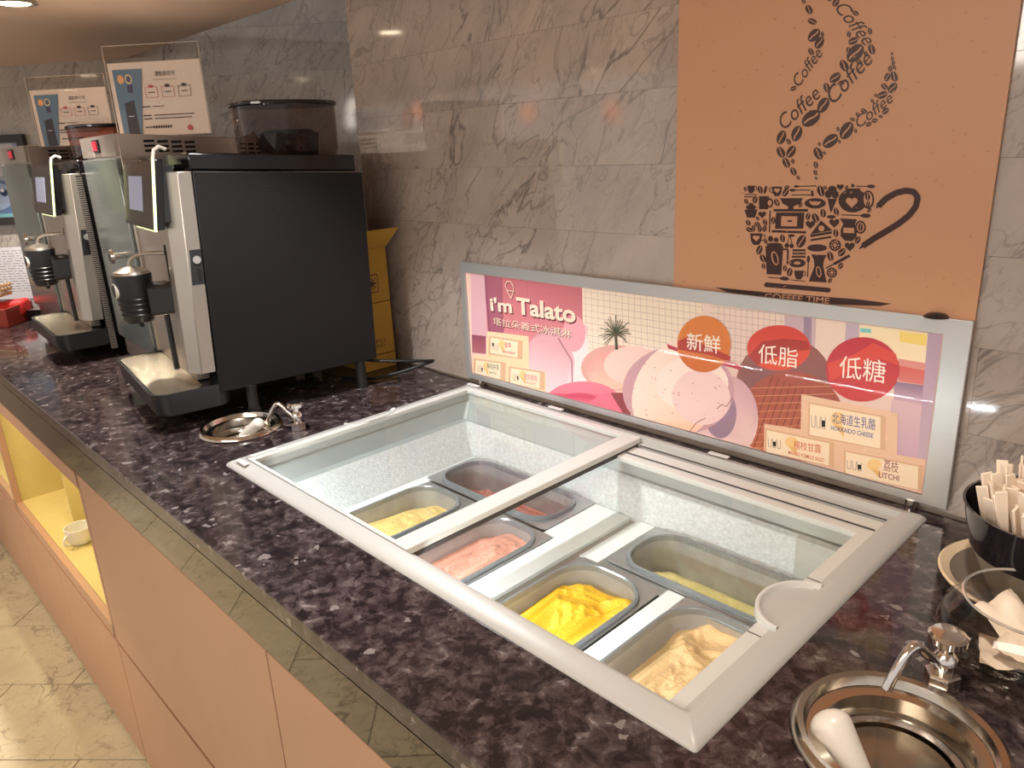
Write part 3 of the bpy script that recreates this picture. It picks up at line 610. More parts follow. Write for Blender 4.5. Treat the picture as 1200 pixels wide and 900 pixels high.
# brand lettering with its shadow, cone emblem
SH = lin(110, 48, 58); CRM = lin(250, 226, 204)
for dx, dy, c in ((5, 7, SH), (0, 0, CRM)):
    gtext(SA, "i'm", (133+dx, 240+dy), (228+dx, 251+dy), .036, c, .03); gtext(SA, 'Talato', (248+dx, 254+dy), (508+dx, 296+dy), .0425, c, .03)
    gtext(SA, '塔拉朵義式冰淇淋', (145+dx*.6, 302+dy*.6), (488+dx*.6, 360+dy*.6), .0205, c, .0)
for dx, dy, c in ((4, 5, SH), (0, 0, CRM)): gline(SA, [(205+dx, 150+dy), (196+dx, 130+dy), (203+dx, 112+dy), (220+dx, 112+dy), (232+dx, 132+dy), (234+dx, 155+dy), (204+dx, 151+dy), (222+dx, 186+dy), (234+dx, 153+dy)], .0022, c)
# label holders
def label(f, x0, y0, x1, y1, dy, cjk, eng, c, t0, t1, e0, e1, hc, he):
    g4([(x0, y0), (x1, y0+dy), (x1-2, y1+dy), (x0-2, y1)], f, lin(222, 178, 142)); g4([(x0+8, y0+8), (x1-22, y0+dy+4), (x1-24, y1+dy-8), (x0+6, y1-7)], f, lin(250, 226, 196))
    h = y1-y0; X = x0+14; W_ = x1-x0
    for k in range(3):
        xx = X+k*W_*.065; yy = y0+h*.36+dy*(xx-x0)/W_; gline(f, [(xx, yy), (xx+2, yy+h*.34), (xx+W_*.045, yy+h*.36), (xx+W_*.05, yy+2)], .0007, lin(60, 50, 50))
    k = {'t': 0, 'm': 1, 'b': 2}[label.k]; xx = X+k*W_*.065; yy = y0+h*(.34 if k == 0 else .46)+dy*(xx-x0)/W_; g4([(xx, yy), (xx+W_*.05, yy+2), (xx+W_*.045, yy+h*.2), (xx+2, yy+h*.2)], f, lin(40, 34, 34))
    gell(f, x0+W_*.38, y0+h*.34+dy*.38, W_*.09, h*.22, lin(246, 206, 140)); g4([(x0+W_*.33, y0+h*.5+dy*.35), (x0+W_*.46, y0+h*.55+dy*.42), (x0+W_*.46, y0+h*.88+dy*.4)], f, lin(238, 190, 120))
    gtext(f, cjk, t0, t1, hc, c, .0)
    if eng: gtext(f, eng, e0, e1, he, c, .008)
CARDB = lin(246, 214, 176)
g4([(118, 330), (300, 352), (302, 500), (378, 512), (376, 604), (55, 528), (58, 432), (116, 440)], SA, CARDB)
label.k = 't'; label(SA, 126, 350, 275, 432, 22, '草莓', 'STRAWBERRY', lin(214, 40, 96), (196, 404), (226, 408), (186, 424), (243, 434), .0155, .0062)
label.k = 'b'; label(SA, 60, 448, 200, 528, 20, '靜岡抹茶', 'MATCHA', lin(60, 100, 78), (119, 494), (172, 502), (130, 515), (160, 520), .0155, .0055)
label.k = 'b'; label(SA, 214, 484, 372, 565, 24, '蜜桃優格', 'YOGURT', lin(232, 120, 140), (282, 542), (340, 552), (288, 560), (334, 568), .0165, .0060)
g4([(375, 455), (800, 540), (795, 720), (930, 745), (905, 890), (210, 700), (212, 585), (372, 610)], SB, lin(236, 196, 166))
label.k = 'b'; label(SB, 405, 490, 745, 640, 62, '北海道生乳酪', 'HOKKAIDO CHEESE', lin(40, 62, 140), (510, 582), (700, 614), (505, 612), (690, 648), .0205, .0085)
label.k = 'm'; label(SB, 215, 605, 520, 715, 62, '楊枝甘露', 'MANGO POMELO SAGO', lin(214, 84, 34), (342, 695), (462, 716), (318, 718), (474, 754), .0170, .0072)
label.k = 'b'; label(SB, 562, 700, 910, 812, 70, '荔枝', 'LITCHI', lin(130, 28, 66), (735, 790), (800, 803), (715, 820), (804, 837), .0205, .0100)
o = pr.build('printed_artwork', sg)
g = MB().box(ix0+.0005, ix1-.0005, SY-.0042, SY-.0032, iz0+.0005, iz1-.0005); S(g, 'clear_cover', glass('cover_film', (1, 1, 1), 1.25))

# ------------------------------------------------------------------ coffee poster on the wall
PY = WY-.010
po = thing('coffee_poster', 'large brown wall panel printed with a coffee cup and curling bean steam', 'poster', (-.86, PY, 1.2))
px0, px1, pz0, pz1 = -.862, -.320, 1.208-.0, 2.05
pz0 = 1.2005
reparent(MB().box(px0, px1, PY, PY+.005, pz0, pz1).build('panel', mat('brown_board', lin(196, 146, 112), .38, var=.03, vscale=3, spec=.3)), po)
pc = Print(lambda a, b: at_y((a, b), PY-.0004), (0, -1, 0)); BR = lin(58, 32, 28); BGC = lin(192, 140, 106); BR2 = lin(70, 48, 42)
def K(x, y): return (840+x/4.286, 200+y/4.286)
def kp(pts, c=BR): pc.poly([K(*p) for p in pts], c)
def kl(pts, wd, c=BR):
    q = [K(*p) for p in pts]; pc.line(q, wd/4.286, c)
def ke(x, y, rx, ry, c=BR, rot=0, n=24): X, Y = K(x, y); pc.ell(X, Y, rx/4.286, ry/4.286, c, rot, n)
def kb(x, y, r, rot, c=BR): X, Y = K(x, y); pc.bean(X, Y, r/4.286, rot, c, BGC)
def heart(x, y, s_, c=BR):
    kp([(x+s_*16*math.sin(t)**3/16, y-s_*(13*math.cos(t)-5*math.cos(2*t)-2*math.cos(3*t)-math.cos(4*t))/16) for t in [2*math.pi*k/24 for k in range(24)]], c)
def spoon(x0, y0, x1, y1, r=8): kl([(x0, y0), (x1, y1)], 5); ke(x1, y1, r*2.3, r, rot=math.degrees(math.atan2(y1-y0, x1-x0)))
def cup(x, y, w_, h_, inner=None, hs=1):
    kp([(x-w_/2, y), (x+w_/2, y), (x+w_*.42, y+h_*.65), (x+w_*.22, y+h_), (x-w_*.22, y+h_), (x-w_*.42, y+h_*.65)]); 
    kl([(x+hs*w_*.45, y+h_*.15), (x+hs*w_*.72, y+h_*.15), (x+hs*w_*.72, y+h_*.5), (x+hs*w_*.4, y+h_*.65)], 4)
    if inner: heart(x, y+h_*.4, h_*.3, BGC)
cup(172, 75, 38, 38); kl([(140, 118), (200, 120)], 4); kb(143, 92, 12, 80); kb(218, 96, 20, 70); ke(244, 96, 7, 22, rot=15); cup(302, 80, 52, 48, True, -1)
kb(345, 110, 22, 120); kb(352, 84, 14, 160); spoon(500, 76, 400, 79, 6); spoon(470, 98, 380, 98, 7); kl([(375, 122), (478, 122)], 5); kl([(478, 100), (482, 128)], 12)
kb(522, 102, 28, 70); kb(545, 86, 12, 60); ke(560, 118, 18, 20); ke(595, 120, 18, 20); ke(580, 96, 22, 20); kp([(556, 140), (604, 142), (576, 208), (570, 208)]); heart(620, 82, 18); kb(652, 84, 12, 120)
ke(683, 75, 9, 9); ke(683, 150, 72, 60); kl([(650, 100), (720, 100)], 22); heart(678, 158, 30, BGC); ke(760, 145, 30, 46); ke(760, 145, 22, 37, BGC); kb(758, 130, 20, 80); kb(760, 168, 15, 100); spoon(700, 78, 775, 79, 9)
kp([(212, 128), (262, 128), (258, 194), (212, 194)]); ke(266, 162, 18, 24); ke(266, 162, 10, 15, BGC); kp([(212, 128), (256, 128), (252, 194), (212, 194)])
kl([(138, 130), (180, 132)], 6); kb(148, 155, 15, 60); kb(192, 145, 20, 100); kp([(138, 196), (205, 194), (192, 236), (152, 236)]); ke(172, 184, 26, 13); ke(172, 172, 12, 10); heart(228, 220, 20); kb(205, 240, 12, 60)
kp([(318, 138), (432, 138), (420, 165), (385, 180), (385, 196), (358, 196), (358, 180), (330, 165)]); kl([(285, 199), (458, 199)], 13); kb(302, 160, 20, 60); kb(420, 172, 14, 120)
kp([(298, 210), (440, 210), (434, 292), (292, 292)]); kp([(325, 228), (405, 230), (402, 280), (322, 278)], BGC); kl([(355, 252), (378, 254)], 9); kl([(276, 304), (448, 310)], 12); kl([(268, 200), (264, 310)], 7); kb(284, 250, 18, 90)
ke(494, 164, 54, 26); ke(494, 164, 24, 10, BGC); ke(470, 156, 6, 4, BGC); ke(518, 158, 6, 4, BGC)
kb(458, 230, 18, 100); kb(496, 238, 26, 60); kb(534, 214, 22, 80); kb(600, 205, 20, 70); ke(575, 232, 22, 9); heart(470, 270, 24); heart(590, 262, 26); spoon(628, 222, 748, 226, 11); kb(766, 198, 13, 140)
kp([(524, 250), (580, 300), (470, 320)]); kl([(470, 328), (578, 310)], 12); kl([(470, 350), (576, 332)], 10); ke(526, 290, 15, 15, BGC); kb(598, 314, 20, 80)
kp([(618, 240), (704, 244), (694, 270), (704, 300), (702, 335), (680, 354), (644, 352), (622, 330), (622, 296), (636, 268)]); ke(722, 284, 27, 33); ke(722, 284, 19, 24, BGC); kb(722, 284, 20, 90); kp([(636, 286), (690, 288), (690, 314), (636, 312)], BGC)
for x, y, a in ((158, 262, 60), (184, 290, 100), (204, 270, 40), (216, 292, 90), (242, 260, 70), (162, 296, 30), (240, 292, 110)): kb(x, y, 17, a)
cup(198, 315, 62, 58, True); kb(245, 355, 14, 60); ke(270, 342, 13, 15); ke(298, 348, 13, 12); kb(330, 340, 20, 80); ke(352, 376, 12, 12); ke(376, 378, 11, 12); kl([(352, 370), (368, 325), (378, 370)], 4); ke(375, 326, 18, 7); kb(424, 355, 34, 115)
kp([(244, 378), (334, 378), (324, 524), (250, 520)]); ke(290, 372, 40, 10); kl([(330, 395), (358, 395), (354, 470)], 9); ke(292, 440, 17, 36, BGC, -15); ke(293, 440, 11, 30, rot=-15); 
kb(214, 398, 24, 110); kb(232, 440, 22, 60); kb(235, 480, 15, 80); kl([(380, 400), (446, 400)], 11); kl([(380, 416), (446, 416)], 9); kl([(376, 432), (446, 432)], 10); ke(404, 464, 42, 22); ke(404, 464, 17, 8, BGC)
ke(504, 388, 50, 18); ke(594, 374, 30, 30); ke(594, 374, 9, 9, BGC)
for k in range(8): ke(594+18*math.cos(k*.785), 374+18*math.sin(k*.785), 4, 4, BGC)
heart(668, 380, 26); kb(708, 348, 20, 120); kb(570, 430, 24, 70); kb(628, 410, 24, 130); kb(622, 478, 18, 120); kb(568, 552, 14, 130); kl([(548, 490), (600, 462)], 7); kl([(590, 468), (668, 426)], 15)
kp([(474, 420), (552, 424), (538, 450), (534, 480), (552, 562), (462, 556), (490, 480), (488, 450)]); ke(512, 508, 13, 28, BGC, -10); ke(512, 508, 8, 22, rot=-10); ke(578, 512, 26, 26); ke(578, 512, 8, 8, BGC)
for k in range(8): ke(578+16*math.cos(k*.785), 512+16*math.sin(k*.785), 3.5, 3.5, BGC)
spoon(456, 535, 460, 445, 8); spoon(258, 536, 340, 542, 10); cup(412, 502, 48, 44); kl([(370, 548), (446, 556)], 4); kb(342, 490, 16, 90); kb(366, 510, 22, 100)
kl([(250, 573), (560, 600)], 24); ke(250, 573, 12, 12); ke(560, 600, 12, 12)
# handle and saucer
hp = [(812, 178), (850, 140), (900, 112), (950, 100), (990, 106), (1010, 135), (1000, 180), (965, 225), (915, 265), (850, 305), (790, 340), (735, 378)]
kl(hp, 31); kp([(800, 190), (806, 162), (830, 160), (826, 178)]); kp([(712, 396), (735, 362), (760, 350), (752, 380)])
for p in hp[1:-1]: ke(*p, 14, 14)
kp([(-10, 585), (240, 610), (700, 645), (880, 668), (820, 680), (600, 672), (240, 640), (60, 612)])
pc.text('COFFEE TIME', K(240, 645), K(565, 668), 7.0/1.0, BGC, 0, .01)
# bean-and-word steam, crop (780,0) scale 2.857
def J(x, y): return (780+x/2.857, y/2.857)
def jb(x, y, r, rot): X, Y = J(x, y); pc.bean(X, Y, r/2.857, rot, BR2, BGC)
for x, y, r, a in ((462, 5, 9, 60), (480, 32, 17, 60), (491, 72, 16, 20), (497, 118, 26, 130), (515, 143, 22, 120), (487, 173, 13, 60), (525, 115, 9, 90), (428, 296, 12, 150),
        (570, 8, 16, 120), (548, -2, 9, 30), (636, 44, 12, 30), (684, 104, 12, 80), (614, 115, 11, 90), (628, 137, 18, 150), (635, 178, 36, 130), (690, 165, 18, 70), (612, 168, 11, 90), (670, 180, 10, 60), (598, 220, 21, 60), (648, 208, 12, 30), (568, 260, 22, 140), (540, 294, 17, 70), (588, 278, 12, 150), (528, 352, 28, 120), (487, 396, 36, 140), (439, 447, 27, 110), (388, 460, 24, 110), (412, 474, 11, 60), (386, 510, 20, 60), (420, 508, 22, 120), (404, 545, 18, 60), (428, 574, 15, 60), (426, 540, 9, 80), (444, 595, 8, 60),
        (758, 180, 6, 90), (759, 196, 8, 80), (762, 212, 9, 110), (752, 230, 11, 100), (766, 226, 8, 60), (742, 258, 15, 110), (765, 256, 18, 70), (733, 290, 14, 40), (760, 294, 20, 130), (726, 318, 18, 150), (705, 320, 8, 20), (692, 338, 8, 60), (736, 372, 14, 140), (720, 390, 8, 30), (700, 404, 11, 160), (680, 416, 11, 150), (664, 372, 12, 30), (643, 384, 9, 60), (626, 400, 9, 30), (606, 437, 32, 120), (636, 438, 8, 90), (577, 432, 8, 90), (552, 472, 30, 140), (582, 474, 7, 60), (511, 514, 22, 60), (515, 482, 7, 70), (532, 512, 7, 60), (503, 552, 12, 80), (502, 578, 10, 60), (504, 597, 6, 60)): jb(x, y, r, a)
for p0, p1, h in (((448, 292), (530, 178), 13), ((400, 436), (525, 320), 17), ((566, 350), (700, 200), 18), ((565, 30), (668, 158), 17), ((650, 430), (768, 335), 13)):
    pc.text('Coffee', J(*p0), J(*p1), h*1.0, BR2, .35, .0)
random.seed(3)
for k in range(150):
    x, y = random.uniform(800, 1180), random.uniform(0, 350)
    if x > 1195-y*.14-12: continue
    pc.ell(x, y, random.uniform(.6, 2.6), random.uniform(.4, .9), lin(176, 118, 88), -35+random.uniform(-15, 15), 6)
pc.build('printed_artwork', po)
tag(MB().lathe([(.002, .007), (.012, .0055), (.019, 0)], (0, 0, 0), 20).build('wall_hook', M_BLKPL), 'small dark round hook showing above the right end of the sign', 'hook').location = (-.372, 1.264, 1.2334)

# ------------------------------------------------------------------ coffee machines
TH = math.radians(-7.8); O1 = Vector((-1.752, .672, .9)); O2 = Vector((-2.70, .70, .9)); TH2 = math.radians(-3.74)
def machine(loc, label, lab_group='bean to cup coffee machines'):
    t = thing('coffee_machine', label, 'coffee machine', loc, TH, lab_group)
    B = lambda b, n, m, par=None, **k: b.build(n, m, par or t, **k)
    W = .49
    sp = B(MB().hexa([(-.010, 0, .08), (0, 0, .08), (0, .421, .08), (-.010, .421, .08), (-.010, .022, .597), (0, .022, .597), (0, .434, .570), (-.010, .434, .570)]), 'side_panel', M_BLACK, bevel=.002)
    v = MB()
    for i in range(40):
        for j in range(8):
            y = .155+i*.0066; z = .560-j*.0085-(y-.155)*.058; v.box(.0001, .0006, y, y+.0036, z, z+.0048)
    o = B(v, 'vent_hole', M_HOLE, sp, smooth=0); o['kind'] = 'stuff'
    B(MB().hexa([(-W+.01, .03, .08), (-.0115, .03, .08), (-.0115, .415, .08), (-W+.01, .415, .08), (-W+.01, .03, .592), (-.0115, .03, .592), (-.0115, .42, .568), (-W+.01, .42, .568)]), 'body', M_BLKPL)
    B(MB().hexa([(-W, .0, .08), (-W+.0095, .0, .08), (-W+.0095, .421, .08), (-W, .421, .08), (-W, .02, .597), (-W+.0095, .02, .597), (-W+.0095, .43, .572), (-W, .43, .572)]), 'left_panel', M_BLACK)
    B(MB().hexa([(-W+.03, .020, .599), (-.012, .020, .599), (-.012, .423, .574), (-W+.03, .423, .574), (-W+.03, .020, .637), (-.012, .020, .637), (-.012, .423, .614), (-W+.03, .423, .614)]), 'lid', M_BLKGL, bevel=.004)
    # steel column with its lock
    cpoly = [(-.0005, .020), (-.0005, -.010), (-.030, -.040), (-.075, -.040), (-.075, .020)]
    cb = [(-.0005, -.001), (-.0005, -.034), (-.030, -.058), (-.075, -.058), (-.075, -.001)]
    cmb = MB(); cmb.rings([[(x, y, .133) for x, y in cb], [(x, y, .597) for x, y in cpoly]]); cl = B(cmb, 'steel_column', M_BRUSHL, bevel=.0015)
    B(MB().hexa([(-.002, -.020, .345), (.001, -.020, .345), (.001, .008, .345), (-.002, .008, .345), (-.002, -.013, .425), (.001, -.013, .425), (.001, .012, .425), (-.002, .012, .425)]), 'lock_plate', M_BLKPL, cl)
    B(MB().cyl((.001, -.001, .402), (.0035, -.001, .402), .009, seg=20), 'lock', M_CHROME, cl)
    B(MB().box(.0012, .0018, -.004, .004, .352, .382), 'key_slot', M_HOLE, cl)
    # front plates: upper dark recess, lower steel plate with slot
    B(MB().hexa([(-W+.02, -.030, .10), (-.076, -.030, .10), (-.076, 0, .10), (-W+.02, 0, .10), (-W+.02, -.030, .47), (-.076, -.030, .47), (-.076, 0, .47), (-W+.02, 0, .47)]), 'front_plate', M_BRUSH, bevel=.001)
    B(MB().box(-W+.02, -.076, -.012, 0, .471, .590), 'front_recess', M_BLKPL)
    st = [(-.165+.007*math.cos(a)*1.6, .30+(.12 if math.sin(a) > 0 else -.12)+.007*math.sin(a)) for a in [math.pi*2*k/24 for k in range(24)]]
    B(MB().prism(st, -.0315, -.030, lambda a, b, c: (a, c, b)), 'slide_slot', M_HOLE)
    B(MB().box(-W+.001, -W+.019, -.038, .0, .10, .59), 'edge_strip', M_BRUSHL, bevel=.002)
    # display
    def tilt(x0, x1, z0, z1, o0, o1):   # a block on the tilted display face (o = offset behind the face)
        f = lambda z: -.056-(.626-z)/.152*.021
        return MB().hexa([(x0, f(z0)+o0, z0), (x1, f(z0)+o0, z0), (x1, f(z0)+o1, z0), (x0, f(z0)+o1, z0), (x0, f(z1)+o0, z1), (x1, f(z1)+o0, z1), (x1, f(z1)+o1, z1), (x0, f(z1)+o1, z1)])
    d = B(tilt(-.345, -.012, .474, .626, 0, .024), 'display', M_BLKGL, bevel=.003)
    B(tilt(-.275, -.12, .512, .590, -.0010, 0), 'screen', M_SCREEN, d)
    B(MB().box(-.30, -.02, -.050, -.0125, .49, .612), 'display_arm', M_BLKPL, d)
    B(tilt(-.0115, -.0090, .474, .632, .000, .006), 'light_strip', M_LEDG, d); B(tilt(-.22, -.010, .4715, .4735, .002, .007), 'light_strip', M_LEDG, d)
    B(MB().tube([(-.010, -.052, .630), (-.010, -.048, .645), (-.012, -.036, .652), (-.018, -.022, .646)], .004, 8), 'light_tube', M_WHITE, d)
    # dispensing head
    cx, cy = -.235, -.105
    h = B(MB().lathe([(.030, .238), (.036, .246), (.042, .300), (.046, .352), (.046, .357), (.044, .359)], (cx, cy, 0), 32), 'dispensing_head', M_BLKPL)
    B(MB().lathe([(.043, .359), (.040, .366), (.016, .376), (.006, .378)], (cx, cy, 0), 32), 'steel_cap', M_BRUSHL, h)
    for k in range(4): B(MB().lathe([(.0385+.0012*k, .258+k*.013), (.0405+.0012*k, .260+k*.013), (.0390+.0012*k, .262+k*.013)], (cx, cy, 0), 32, False, False), 'grip_ring', M_BLKPL, h)
    B(MB().tube(smooth_path([(cx-.008, cy, .374), (cx-.006, cy+.005, .392), (cx+.012, cy+.022, .404), (cx+.05, cy+.05, .408), (cx+.075, cy+.072, .408)]), .0048, 10), 'steam_pipe', M_BRUSHL, h)
    B(MB().hexa([(cx-.005, cy+.02, .250), (cx+.05, cy+.02, .250), (cx+.12, cy+.0745, .262), (cx+.04, cy+.0745, .262), (cx-.005, cy+.02, .335), (cx+.05, cy+.02, .335), (cx+.12, cy+.0745, .340), (cx+.04, cy+.0745, .340)]), 'slide_block', M_BLKPL, h, bevel=.012, bseg=3)
    def badge(r0, r1, m, n, y):
        b = MB(); dirv = Vector((.10, -.995, 0)).normalized(); side = Vector((dirv.y, -dirv.x, 0)); c0 = Vector((cx, cy, .322))+dirv*y
        b.rings([[tuple(c0+side*rad*math.cos(2*math.pi*k/24)+Vector((0, 0, 1))*rad*math.sin(2*math.pi*k/24)*1.1+dirv*dd) for k in range(24)] for rad, dd in ((r0, -.012), (r0, 0), (r1, .0006))], False, r1 < .002); B(b, n, m, h)
    badge(.0175, .0150, M_WHITE, 'badge_ring', .0462); badge(.0150, .001, M_BLKGL, 'badge', .0460)
    for dx in (-.010, .010): B(MB().cyl((cx+dx, cy, .226), (cx+dx, cy, .240), .005, .007, 10), 'nozzle', M_BLKPL, h)
    B(MB().cyl((cx+.045, cy+.055, .11), (cx+.045, cy+.055, .255), .007, .007, 10), 'drain_tube', M_BLKPL, h)
    # drip tray
    tr = B(MB().rings([R4(-W+.015, .001, -.142, .028, .04, .048), R4(-W+.010, .001, -.146, .029, .04, .056), R4(-W+.008, .001, -.150, .0295, .04, .101), R4(-W+.014, -.004, -.143, .024, .036, .101), R4(-W+.014, -.004, -.143, .024, .036, .097)]), 'drip_tray', M_BLKPL)
    B(MB().rings([R4(-W+.016, -.006, -.141, -.031, .030, .096), R4(-W+.016, -.006, -.141, -.031, .030, .0998)]), 'tray_grid', M_TRAYGR, tr)
    # feet
    for x, y in ((-.035, .385), (-.035, .085), (-W+.04, .385), (-W+.04, .045)):
        B(MB().lathe([(.017, 0), (.018, .003), (.014, .02), (.013, .082)], (x, y, 0), 18), 'foot', M_BLKPL)
    return t
m1 = machine(O1, 'black and steel coffee machine nearest the freezer with a large black side panel')
m2 = copy_tree(m1); m2.location = O2; m2.rotation_euler = (0, 0, TH2); m2['label'] = 'second coffee machine further left, half hidden behind the nearer one'
def hopper(loc, m, lidm, label, rz=None, sx=.100, sy=.128, h=.125):
    t = thing('bean_hopper', label, 'hopper', loc, TH if rz is None else rz, 'bean hoppers on the coffee machines')
    pts = []
    for k in range(40):
        a = 2*math.pi*k/40; e = .62 if math.sin(a) < 0 else 1.0
        c, s_ = math.cos(a), math.sin(a); pts.append((sx*math.copysign(abs(c)**e, c), sy*math.copysign(abs(s_)**e, s_)))
    R = lambda f, z: [(x*f, y*f, z) for x, y in pts]
    MB().rings([R(.90, 0), R(.97, .02), R(1.0, h), R(.975, h), R(.945, .022), R(.88, .004)]).build('hopper_body', m, t)
    MB().rings([R(1.01, h), R(1.03, h+.003), R(1.03, h+.008), R(1.0, h+.011)]).build('hopper_lid', lidm, t)
    MB().rings([R(.55, .006), R(.60, .06), R(.42, .07)]).build('beans', mat('coffee_beans', (.02, .009, .005), .5, bump=1, bscale=90), t)
def lw(base, x, y, z):
    th = TH if base is O1 else TH2; c, s_ = math.cos(th), math.sin(th); return Vector((base.x+x*c-y*s_, base.y+x*s_+y*c, base.z+z))
hopper(lw(O1, -.128, .302, .612), M_SMOKE, M_BLKGL, 'smoked plastic bean hopper with black lid on top of the nearer coffee machine')
hopper(lw(O2, -.20, .16, .612), M_SMOKE2, M_BLKGL, 'clear pinkish bean hopper on the further coffee machine, behind the red switch box', .09, .10, .105)
# milk fridges standing left of each machine
def fridge(loc, label, rz):
    t = thing('milk_fridge', label, 'fridge', loc, rz, 'milk fridges beside the coffee machines')
    B = lambda b, n, m, par=None, **k: b.build(n, m, par or t, **k)
    W = .40
    B(MB().hexa([(-W, 0, .02), (0, 0, .02), (0, .40, .02), (-W, .40, .02), (-W, 0, .698), (0, 0, .698), (0, .42, .672), (-W, .42, .672)]), 'cabinet_body', M_BRUSH, bevel=.002)
    v = MB()
    for i in range(4):
        for j in range(3):
            for y0 in (.065, .330):
                y = y0+i*(.036 if y0 < .1 else .024); z = .683-j*.0125-(y)*.062; v.box(.0001, .0007, y, y+(.028 if y0 < .1 else .018), z-.0065, z)
    o = B(v, 'vent_slot', M_HOLE, smooth=0); o['kind'] = 'stuff'
    B(MB().box(-W, -.001, -.010, -.0005, .640, .697), 'switch_panel', M_BRUSH)
    sw = B(MB().box(-.235, -.165, -.014, -.010, .652, .689), 'switch_bezel', M_BLKPL, bevel=.003); B(MB().box(-.222, -.178, -.0165, -.014, .658, .683), 'switch', M_RED, sw)
    d = B(MB().box(-W, -.001, -.014, -.001, .085, .634), 'door', M_DOOR, bevel=.002)
    B(MB().cyl((-.09, -.014, .37), (-.09, -.050, .37), .008, seg=14), 'handle_stem', M_CHROME, d); B(MB().lathe([(.006, 0), (.022, .003), (.024, .008), (.012, .012)], (0, 0, 0), 20).build if False else MB().cyl((-.09, -.050, .37), (-.09, -.058, .37), .022, .019, 20), 'handle_knob', M_CHROME, d)
    B(MB().box(-W+.01, -.01, .0, .3, 0, .02), 'base', M_BLKPL)
    v = MB()
    return t
fridge(lw(O1, -.496, -.033, 0), 'steel milk fridge with red switch between the two coffee machines', TH+.067)
fridge(lw(O2, -.496, -.033, 0), 'steel milk fridge with red switch left of the further coffee machine', TH2+.067)
# ribbed grille strip on the gap beside the further machine
gr = thing('vent_grille', 'tall ribbed metal vent strip in the gap between coffee machine and milk fridge', 'vent', lw(O2, .0015, .0, 0), TH2)
MB().box(.001, .005, .004, .020, .03, .590).build('backing', M_BLKPL, gr)
v = MB()
for k in range(84): v.box(-.0005, .0058, .002, .0215, .034+k*.0066, .034+k*.0066+.0036)
o = v.build('rib', M_BRUSH, gr, smooth=0); o['kind'] = 'stuff'

# acrylic menu stands on the fridges
def menu(loc, w_, h_, label):
    t = thing('menu_stand', label, 'sign', loc, A43+math.pi*0, 'acrylic menu stands on the milk fridges')
    MB().box(0, w_, 0, .0025, 0, h_).build('acrylic_sheet', M_ACRYL, t, smooth=0)
    b = MB(); b.box(-.0012, .0004, -.0004, .003, 0, h_); b.box(w_-.0004, w_+.0012, -.0004, .003, 0, h_); b.box(0, w_, -.0004, .003, h_-.0006, h_+.001); b.build('acrylic_edge', mat('acrylic_edge', (.62, .52, .44), .2), t, smooth=0)
    MB().box(0, w_, 0, .05, 0, .0025).build('acrylic_foot', M_ACRYL, t, smooth=0)
    PH = h_*.82
    MB().box(.004, w_-.004, .003, .0036, .003, PH).build('paper', mat('menu_paper', (.97, .86, .78), .6), t, smooth=0)
    # ink sits on the paper's face towards the room: outside face is -y
    q = Print(lambda a, b: Vector((.004+a*(w_-.008), -.0004, .003+(1-b)*(PH-.003))), (0, -1, 0))
    BL = lin(104, 126, 146); DK = lin(70, 52, 52); PK = lin(196, 80, 84)
    q.poly([(.05, .09), (.37, .09), (.25, .999), (.05, .999)], BL)
    q.ell(.125, .22, .035, .06, lin(236, 170, 110)); q.ell(.21, .22, .038, .065, lin(222, 200, 150)); q.ell(.21, .22, .026, .045, lin(90, 96, 110)); q.poly([(.18, .30), (.24, .30), (.24, .40), (.18, .40)], lin(80, 70, 96))
    q.poly([(.12, .54), (.23, .50), (.235, .999), (.11, .999)], lin(70, 66, 72)); q.line([(.14, .72), (.20, .72)], .012, lin(200, 200, 200)); 
    q.text('濃郁熱可可', (.50, .20), (.72, .20), .065, DK); q.line([(.48, .245), (.73, .245)], .004, DK)
    for k in range(3):
        x = .37+k*.18; q.line([(x, .34), (x+.13, .34), (x+.13, .48), (x, .48), (x, .34)], .005, PK if k < 2 else DK); q.ell(x+.065, .33, .028, .022, PK if k == 0 else DK); q.line([(x+.03, .41), (x+.10, .41)], .012, DK)
    for y, x1 in ((.60, .55), (.72, .86), (.765, .83), (.88, .36)): q.line([(.30, y), (.39, y)], .016, DK); 
    q.line([(.42, .60), (.55, .60)], .010, DK); q.line([(.42, .72), (.86, .72)], .012, DK); q.line([(.42, .765), (.83, .765)], .012, DK)
    for k in range(8): q.ell(.40+k*.026, .88, .010, .022, DK, n=8)
    q.ell(.79, .91, .03, .04, PK, n=10)
    q.build('printed_artwork', t, world=False)
r1 = Vector((-2.190, .942, 1.588)); menu(r1-U*.27, .27, .240, 'taller clear acrylic menu with blue printed corner, behind the nearer coffee machine')
r2 = Vector((-2.86, .895, 1.585)); menu(r2-U*.27, .27, .222, 'acrylic menu with blue printed corner further left, partly hidden by the taller one')

